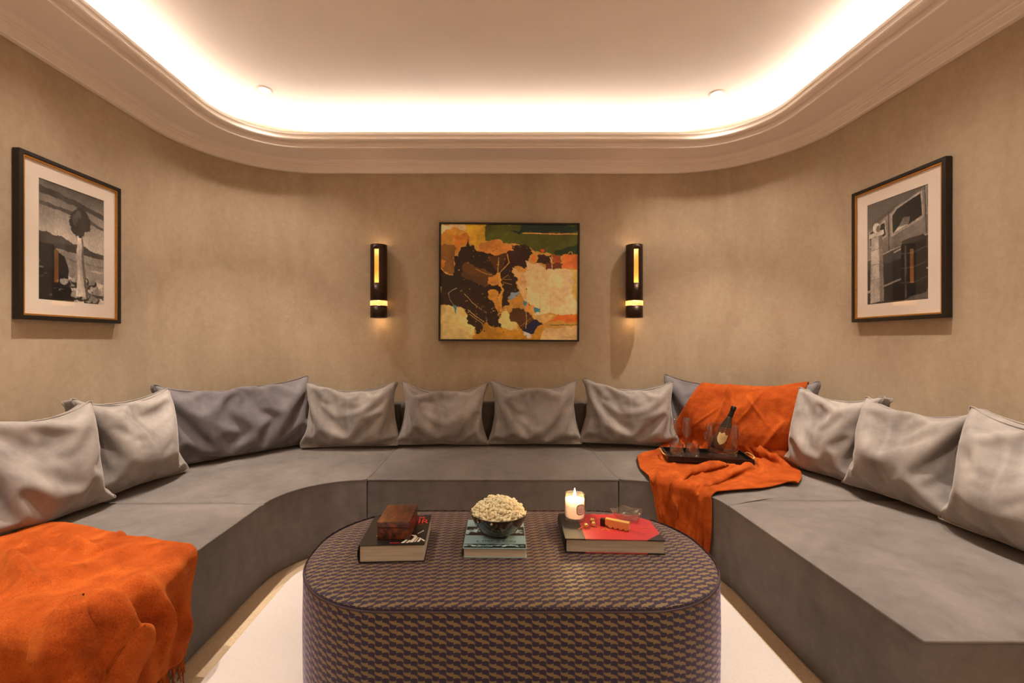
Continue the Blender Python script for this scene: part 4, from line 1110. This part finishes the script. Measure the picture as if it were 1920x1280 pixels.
# bowl + popcorn
BZ = OTZ+.0378; BXc, BYc = .026, 1.845
prof = [(0, 0), (.035, 0), (.055, .006), (.080, .024), (.100, .050), (.112, .076), (.1185, .092), (.1195, .0945), (.1165, .0945), (.109, .078), (.096, .052), (.076, .028), (.05, .011), (0, .007)]
bo = lathe_obj('popcorn_bowl', prof, M['horn'], None, 64); bo.location = (BXc, BYc, BZ); tag(bo, 'round dark polished horn bowl full of popcorn', 'bowl')
def mound(rr): return .078+.066*max(0, 1-(rr/.112)**2)**.85
bm = bmesh.new(); lathe(bm, [(0, .03), (.07, .034), (.100, .070)]+[(q, mound(q)-.012) for q in np.linspace(.103, 0.02, 9)]+[(0, mound(0)-.012)], 40)
for v in bm.verts: v.co += Vector((rng.normal(0, .0012), rng.normal(0, .0012), rng.normal(0, .002)))
mo = bm_obj('popcorn_heap', bm, M['pop'], None, True); mo.location = (BXc, BYc, BZ); mo['kind'] = 'stuff'; tag(mo, 'popcorn heaped beneath the top layer in the dark bowl', 'popcorn')
kern = []
for q in range(6):
    R_ = np.random.default_rng(q+60); bm = bmesh.new()
    for k in range(R_.integers(5, 8)):
        d = R_.normal(0, 1, 3); d /= np.linalg.norm(d); rad = R_.uniform(.0036, .0058)
        bmesh.ops.create_icosphere(bm, subdivisions=1, radius=rad, matrix=Matrix.Translation(Vector(d*R_.uniform(.003, .0058))))
    for v in bm.verts: v.co += Vector(R_.normal(0, .0004, 3))
    me = bpy.data.meshes.new('popcorn_kernel'); bm.to_mesh(me); bm.free(); me.materials.append(M['pop'])
    me.polygons.foreach_set('use_smooth', np.ones(len(me.polygons), bool)); kern.append(me)
for k in range(290):
    a = k*2.39996; q = .108*math.sqrt((k+.5)/290)
    z = mound(q)+rng.normal(-.002, .004)
    o = link('popcorn_kernel', kern[k % 6], None, None, loc=(BXc+q*math.cos(a), BYc+q*math.sin(a), BZ+z), rot=tuple(rng.uniform(0, 6.28, 3)))
    sc = rng.uniform(.95, 1.35); o.scale = (sc,)*3
    tag(o, 'popped kernel of pale yellow popcorn heaped in the dark bowl', 'popcorn', 'popcorn kernels in the bowl')
# red and black book
rb_black = simple('black_cloth', lin(28, 24, 23), .6, bump=.2, bscale=500); rb_red = simple('red_cloth', lin(170, 38, 44), .5, bump=.12, bscale=500)
RZ = math.radians(-2.5); RBX, RBY = .485, 1.875; RBW, RBD, RBH = .385, .255, .056
rb = book('large red and black hardback under the lit candle', RBX, RBY, OTZ, RZ, RBW, RBD, RBH, rb_red, rb_black, paper_mat('page_edges_grey', lin(150, 140, 124), lin(216, 206, 186)))
for zz, nm in ((RBH-.0035, 'front'), (0, 'back')):
    bm = bmesh.new(); z0 = zz-.0004; z1 = zz+.0039
    box(bm, -RBW/2-.0008, -RBW/2+.078, -RBD/2-.0006, RBD/2+.0006, z0, z1); bm_obj('cloth_strip', bm, rb_black, rb)
    for s_ in (-1, 1):
        bm = bmesh.new(); tri = [(RBW/2+.0007, s_*(RBD/2+.0007)), (RBW/2-.068, s_*(RBD/2+.0007)), (RBW/2+.0007, s_*(RBD/2-.062))]
        a = [bm.verts.new((p[0], p[1], z0)) for p in tri]; b = [bm.verts.new((p[0], p[1], z1)) for p in tri]
        bm.faces.new(a); bm.faces.new(b)
        for k in range(3): bm.faces.new((a[k], a[(k+1) % 3], b[(k+1) % 3], b[k]))
        bm_obj('cloth_corner', bm, rb_black, rb)
RT = OTZ+RBH+.0006
gink = simple('gold_foil_ink', lin(206, 120, 56), .35, .5)
for ch, u_, v_ in (('A', 1092, 989), ('C', 1114, 991), ('A', 1133, 992)):
    q_ = PX(u_, v_, RT); lx, ly = (q_.x-RBX)*math.cos(-RZ)-(q_.y-RBY)*math.sin(-RZ), (q_.x-RBX)*math.sin(-RZ)+(q_.y-RBY)*math.cos(-RZ)
    text_mesh(ch, .052, gink, rb, (lx, ly, RBH+.0006), sx=1.25, shear=.2, name='foil_title')
tube_obj('foil_swash', [(.12, -.022, RBH+.0006), (.14, -.018, RBH+.0006), (.165, -.016, RBH+.0006)], .0010, gink, rb, 4)
for k in range(4): text_mesh('I', .012, simple('gilt_spine_ink', lin(120, 96, 50), .4, .4), rb, (-RBW/2-.0062, .05-.03*k, RBH/2), rot=(PI/2, 0, -PI/2), name='spine_mark')
# candle
CXc, CYc = .358, 1.945
ca = empty('candle', (CXc, CYc, RT)); tag(ca, 'lit candle in a clear glass jar with an oval label on the red book', 'candle')
lathe_obj('jar', [(0, 0), (.041, 0), (.0435, .003), (.0445, .03), (.0445, .110), (.0440, .1115), (.0422, .1115), (.0418, .108), (.0418, .016), (.038, .013), (0, .013)], M['glass'], ca, 48)
t = NT('glowing_wax'); t.bsdf(Base_Color=lin(255, 226, 200), Roughness=.5, Subsurface_Weight=.8, Subsurface_Radius=(.05, .03, .02), Emission_Color=lin(255, 190, 140), Emission_Strength=.45)  # emission stands in for flame light glowing through the wax
lathe_obj('wax', [(0, .0136), (.0375, .0136), (.0413, .0165), (.0413, .088), (.036, .086), (0, .085)], t.m, ca, 40)
lathe_obj('wick', [(0, .084), (.0010, .084), (.0009, .096), (0, .097)], M['black'], ca, 8)
fl_ = lathe_obj('flame', [(0, .093), (.0035, .097), (.0056, .104), (.0052, .112), (.0032, .121), (.0012, .130), (0, .136)], emission('flame', (1, .70, .30, 1), 60), ca, 20)
l = bpy.data.lights.new('flame_light', 'POINT'); l.energy = 1.6; l.color = (1, .62, .28); l.shadow_soft_size = .008
lo = bpy.data.objects.new('flame_light', l); COL.objects.link(lo); lo.parent = ca; lo.location = (0, 0, .142)
# label wrapped on the jar
def wrap(name, shape, mat, parent, R, zc, ac):
    """shape: star-shaped (arc, z) polygon wrapped around radius R at angle ac"""
    bm = bmesh.new(); k = 6; c0 = bm.verts.new((0, 0, 0)); prev = None; n_ = len(shape)
    for q in range(1, k+1):
        cur = [bm.verts.new((a*q/k, b*q/k, 0)) for a, b in shape]
        for i in range(n_):
            j = (i+1) % n_
            if prev is None: bm.faces.new((c0, cur[i], cur[j]))
            else: bm.faces.new((prev[i], cur[i], cur[j], prev[j]))
        prev = cur
    bmesh.ops.subdivide_edges(bm, edges=bm.edges, cuts=1, use_grid_fill=True)
    for v in bm.verts:
        a, b = v.co.x, v.co.y; v.co = (R*math.cos(ac+a/R), R*math.sin(ac+a/R), zc+b)
    return bm_obj(name, bm, mat, parent, True)
sup = lambda a, b, k=.62: [(a*math.copysign(abs(math.cos(q))**k, math.cos(q)), b*math.copysign(abs(math.sin(q))**k, math.sin(q))) for q in np.linspace(0, 2*PI, 32, endpoint=False)]
AC = -PI/2+.42
wrap('label_border', sup(.0195, .0225), M['black'], ca, .0450, .056, AC)
wrap('label', sup(.0168, .0198), simple('pink_label', lin(250, 214, 200), .6), ca, .0453, .056, AC)
for k, wd_ in enumerate((.010, .012, .009)):
    wrap('label_text_line', [(-wd_, -.0006), (wd_, -.0006), (wd_, .0006), (-wd_, .0006)], simple('label_ink', lin(150, 96, 92), .6), ca, .0456, .060-.007*k, AC)
# gold beads
for k, (u, v, rz, lab) in enumerate(((1099, 988, .2, 'small gold faceted bead lying nearest to the candle on the red book'), (1113, 985.5, -.3, 'small gold faceted bead at the front of the touching pair'), (1111, 978.5, .5, 'small gold faceted bead at the back of the touching pair'))):
    p = PX(u, v, RT)
    bm = bmesh.new(); lathe(bm, [(0, -.009), (.0065, -.009), (.0085, -.006), (.0085, .006), (.0065, .009), (0, .009)], 8)
    o = bm_obj('gold_bead', bm, M['gold'], None, loc=(p.x, p.y, RT+.0086), rot=(PI/2, PI/8, rz)); bevel(o, .0006, 1, 30)
    tag(o, lab, 'ornament', 'gold faceted beads on the red book')
# gold bar with lobes
p0 = PX(1126, 984, RT); p1 = PX(1180, 995, RT); az = math.atan2(p1.y-p0.y, p1.x-p0.x); LN = (p1-p0).length
gb = empty('gold_bar', ((p0.x+p1.x)/2, (p0.y+p1.y)/2, RT), az); tag(gb, 'gold bar ornament with scalloped lower edge and black end', 'ornament')
bm = bmesh.new(); pr_ = [(-LN/2+.022, .034), (LN/2, .034), (LN/2, .004)]
for k in range(4):
    c = LN/2-.012-k*(LN-.03)/4.2; w_ = (LN-.03)/8.4
    pr_ += [(c+w_*math.cos(a), .010-.0095*math.sin(a)) for a in np.linspace(.15, PI-.15, 8)]
pr_ += [(-LN/2+.022, .012)]
a = [bm.verts.new((x, -.011, z)) for x, z in pr_]; b = [bm.verts.new((x, .011, z)) for x, z in pr_]
bm.faces.new(a); bm.faces.new(b[::-1])
for k in range(len(pr_)): bm.faces.new((a[k], b[k], b[(k+1) % len(pr_)], a[(k+1) % len(pr_)]))
bevel(bm_obj('bar', bm, M['gold'], gb), .0015, 2)
box_obj('black_end', (-LN/2, -LN/2+.0215, -.010, .010, .001, .030), M['black'], gb, .002)
# crystal ashtray
pa_ = PX(1176, 972, RT)
bm = bmesh.new(); k = 10
def starring(r0, r1, z, zj=0): return [bm.verts.new(((r0 if i % 2 == 0 else r1)*math.cos(2*PI*i/k+.3), .82*(r0 if i % 2 == 0 else r1)*math.sin(2*PI*i/k+.3), z+(zj if i % 2 else 0))) for i in range(k)]
rings = [starring(.048, .042, 0), starring(.060, .048, .014), starring(.076, .062, .038, -.008), starring(.060, .050, .036, -.006), starring(.042, .046, .016), starring(.030, .030, .012)]
for A_, B_ in zip(rings, rings[1:]):
    for i in range(k): bm.faces.new((A_[i], A_[(i+1) % k], B_[(i+1) % k])); bm.faces.new((A_[i], B_[(i+1) % k], B_[i]))
bm.faces.new(rings[0][::-1]); bm.faces.new(rings[-1])
o = bm_obj('crystal_ashtray', bm, M['crystal'], None, loc=(pa_.x, pa_.y, RT+.0005)); tag(o, 'faceted clear crystal ashtray at the far corner of the red book', 'ashtray')

# ------------------------------------------------------------------ TRAY and drinks
ty = empty('serving_tray', (TRAY_C.x, TRAY_C.y, TRAY_Z), TRAY_A); tag(ty, 'black lacquer serving tray with gold handles on the orange throw', 'tray')
TW, TD = .52, .27
box_obj('tray_base', (-TW/2, TW/2, -TD/2, TD/2, 0, .008), M['black'], ty, .002)
frame = bmesh.new(); box(frame, -TW/2, TW/2, -TD/2, -TD/2+.008, .0082, .034); bm_obj('rim', frame, M['black'], ty)
frame = bmesh.new(); box(frame, -TW/2, TW/2, TD/2-.008, TD/2, .0082, .034); bm_obj('rim', frame, M['black'], ty)
for s_ in (-1, 1):
    frame = bmesh.new(); box(frame, min(s_*TW/2, s_*(TW/2-.008)), max(s_*TW/2, s_*(TW/2-.008)), -TD/2+.008, TD/2-.008, .0082, .034); bm_obj('rim', frame, M['black'], ty)
    tube_obj('handle', [(s_*(TW/2+.001), -.075, .022), (s_*(TW/2+.020), -.072, .034), (s_*(TW/2+.024), -.04, .038), (s_*(TW/2+.024), .04, .038), (s_*(TW/2+.020), .072, .034), (s_*(TW/2+.001), .075, .022)], .0045, M['gold'], ty, 8)
def on_tray(x, y, z=.0085):
    c, s_ = math.cos(TRAY_A), math.sin(TRAY_A); return (TRAY_C.x+x*c-y*s_, TRAY_C.y+x*s_+y*c, TRAY_Z+z)
def tumbler(x, y, label):
    bm = bmesh.new(); seg = 48; prof = [(.036, 0), (.0395, .004)]+[(.0405+.0002*k, .008+.006*k) for k in range(9)]+[(.0425, .066), (.0435, .096)]
    rings = []
    for q, (R_, z) in enumerate(prof):
        ring_ = []
        for i in range(seg):
            d = 0
            if 2 <= q <= 10: d = -.0022 if (i+q) % 4 == 0 or (i-q) % 4 == 0 else .0006
            ring_.append(bm.verts.new(((R_+d)*math.cos(2*PI*i/seg), (R_+d)*math.sin(2*PI*i/seg), z)))
        rings.append(ring_)
    for R_, z in ((.0412, .096), (.0395, .060), (.0365, .018), (.030, .015)): rings.append([bm.verts.new((R_*math.cos(2*PI*i/seg), R_*math.sin(2*PI*i/seg), z)) for i in range(seg)])
    for A_, B_ in zip(rings, rings[1:]):
        for i in range(seg): bm.faces.new((A_[i], A_[(i+1) % seg], B_[(i+1) % seg], B_[i]))
    bm.faces.new(rings[0][::-1]); bm.faces.new(rings[-1])
    o = bm_obj('crystal_tumbler', bm, M['crystal'], None, loc=on_tray(x, y)); tag(o, label, 'glass', 'cut crystal tumblers on the tray')
tumbler(-.195, -.075, 'cut crystal tumbler at the left end of the black tray')
tumbler(-.097, -.072, 'cut crystal tumbler nearer the ice bucket on the black tray')
def flute(x, y, label):
    prof = [(0, 0), (.030, 0), (.031, .002), (.010, .006), (.0042, .014), (.0038, .095), (.006, .108), (.018, .128), (.0285, .150), (.0285, .165), (.0245, .205), (.0215, .250), (.0205, .250), (.0234, .205), (.0272, .165), (.0272, .151), (.017, .131), (.004, .115), (0, .114)]
    o = lathe_obj('champagne_flute', prof, M['glass'], None, 32); o.location = on_tray(x, y); tag(o, label, 'glass', 'champagne flutes on the tray')
flute(-.190, .055, 'tall champagne flute at the left, nearest the grey cushion')
flute(-.105, .058, 'tall champagne flute behind the tumbler nearest the bucket')
bu = empty('ice_bucket', on_tray(.105, -.005)); tag(bu, 'clear glass ice bucket with lug handles holding the bottle', 'ice bucket')
lathe_obj('vessel', [(0, 0), (.085, 0), (.096, .006), (.098, .022), (.093, .034), (.0925, .05), (.098, .215), (.0995, .218), (.0965, .219), (.0945, .215), (.0890, .05), (.080, .040), (0, .036)], M['glass'], bu, 56)
for s_ in (-1, 1):
    a = np.linspace(0, 2*PI, 20, endpoint=False)
    tube_obj('lug_handle', [(s_*(.110), .013*math.cos(q), .148+.022*math.sin(q)) for q in a], .0062, M['glass'], bu, 10, True)
bp = on_tray(.085, -.005, .047)
bt = empty('champagne_bottle', bp, rot=(math.radians(-4), math.radians(25), 0)); tag(bt, 'dark champagne bottle with a shield label leaning in the glass bucket', 'bottle')
bt.location = (bp[0]-.018, bp[1], bp[2]+.018)
lathe_obj('glass_body', [(0, .006), (.020, .002), (.036, 0), (.0415, .004), (.0435, .03), (.044, .09), (.0425, .125), (.037, .160), (.028, .195), (.0195, .222), (.0165, .238), (0, .239)], M['bottle'], bt, 40)
lathe_obj('foil', [(.0168, .228), (.0172, .232), (.0150, .270), (.0146, .284), (.0172, .287), (.0178, .294), (.0165, .298), (.0168, .309), (.014, .314), (0, .315)], M['foil'], bt, 32)
shield = [(-.027, .026), (-.012, .020), (0, .034), (.012, .020), (.027, .026), (.028, -.010), (.017, -.032), (0, -.046), (-.017, -.032), (-.028, -.010)]
AB = -PI/2-.35
wrap('shield_border', [(a*1.10, b*1.10) for a, b in shield], simple('pale_gold_border', lin(216, 200, 150), .4, .3), bt, .0446, .085, AB)
wrap('shield_label', shield, simple('antique_gold_label', lin(178, 158, 104), .5, var=.1, vscale=90), bt, .0450, .085, AB)
for k, wd_ in enumerate((.014, .016, .012)):
    wrap('label_text_line', [(-wd_, -.0008), (wd_, -.0008), (wd_, .0008), (-wd_, .0008)], simple('label_dark_ink', lin(84, 66, 40), .6), bt, .0453, .088-.008*k, AB)
# ------------------------------------------------------------------ sub-parts hang from the part they belong to
SUB = {'piping': ('seat', 'cover', 'upholstered_top'), 'title': ('front_cover',), 'subtitle': ('front_cover',), 'red_line': ('front_cover',), 'cover_mark': ('front_cover',), 'rule': ('front_cover',),
       'portrait_strip': ('front_cover',), 'cover_picture': ('front_cover',), 'foil_title': ('front_cover',), 'foil_swash': ('front_cover',), 'spine_mark': ('spine',),
       'label_border': ('jar',), 'label': ('jar',), 'label_text_line': ('jar', 'glass_body'), 'shield_border': ('glass_body',), 'shield_label': ('glass_body',),
       'gold_fillet': ('frame',), 'wick': ('wax',), 'fringe': ('cloth',)}
base = lambda o: o.name.split('.')[0]
for o in list(COL.objects):
    if o.parent is None or base(o) not in SUB: continue
    for sib in o.parent.children:
        if base(sib) in SUB[base(o)] and sib is not o and sib.location.length < 1e-9:
            o.parent = sib; break
print('built in', time.time()-T0)
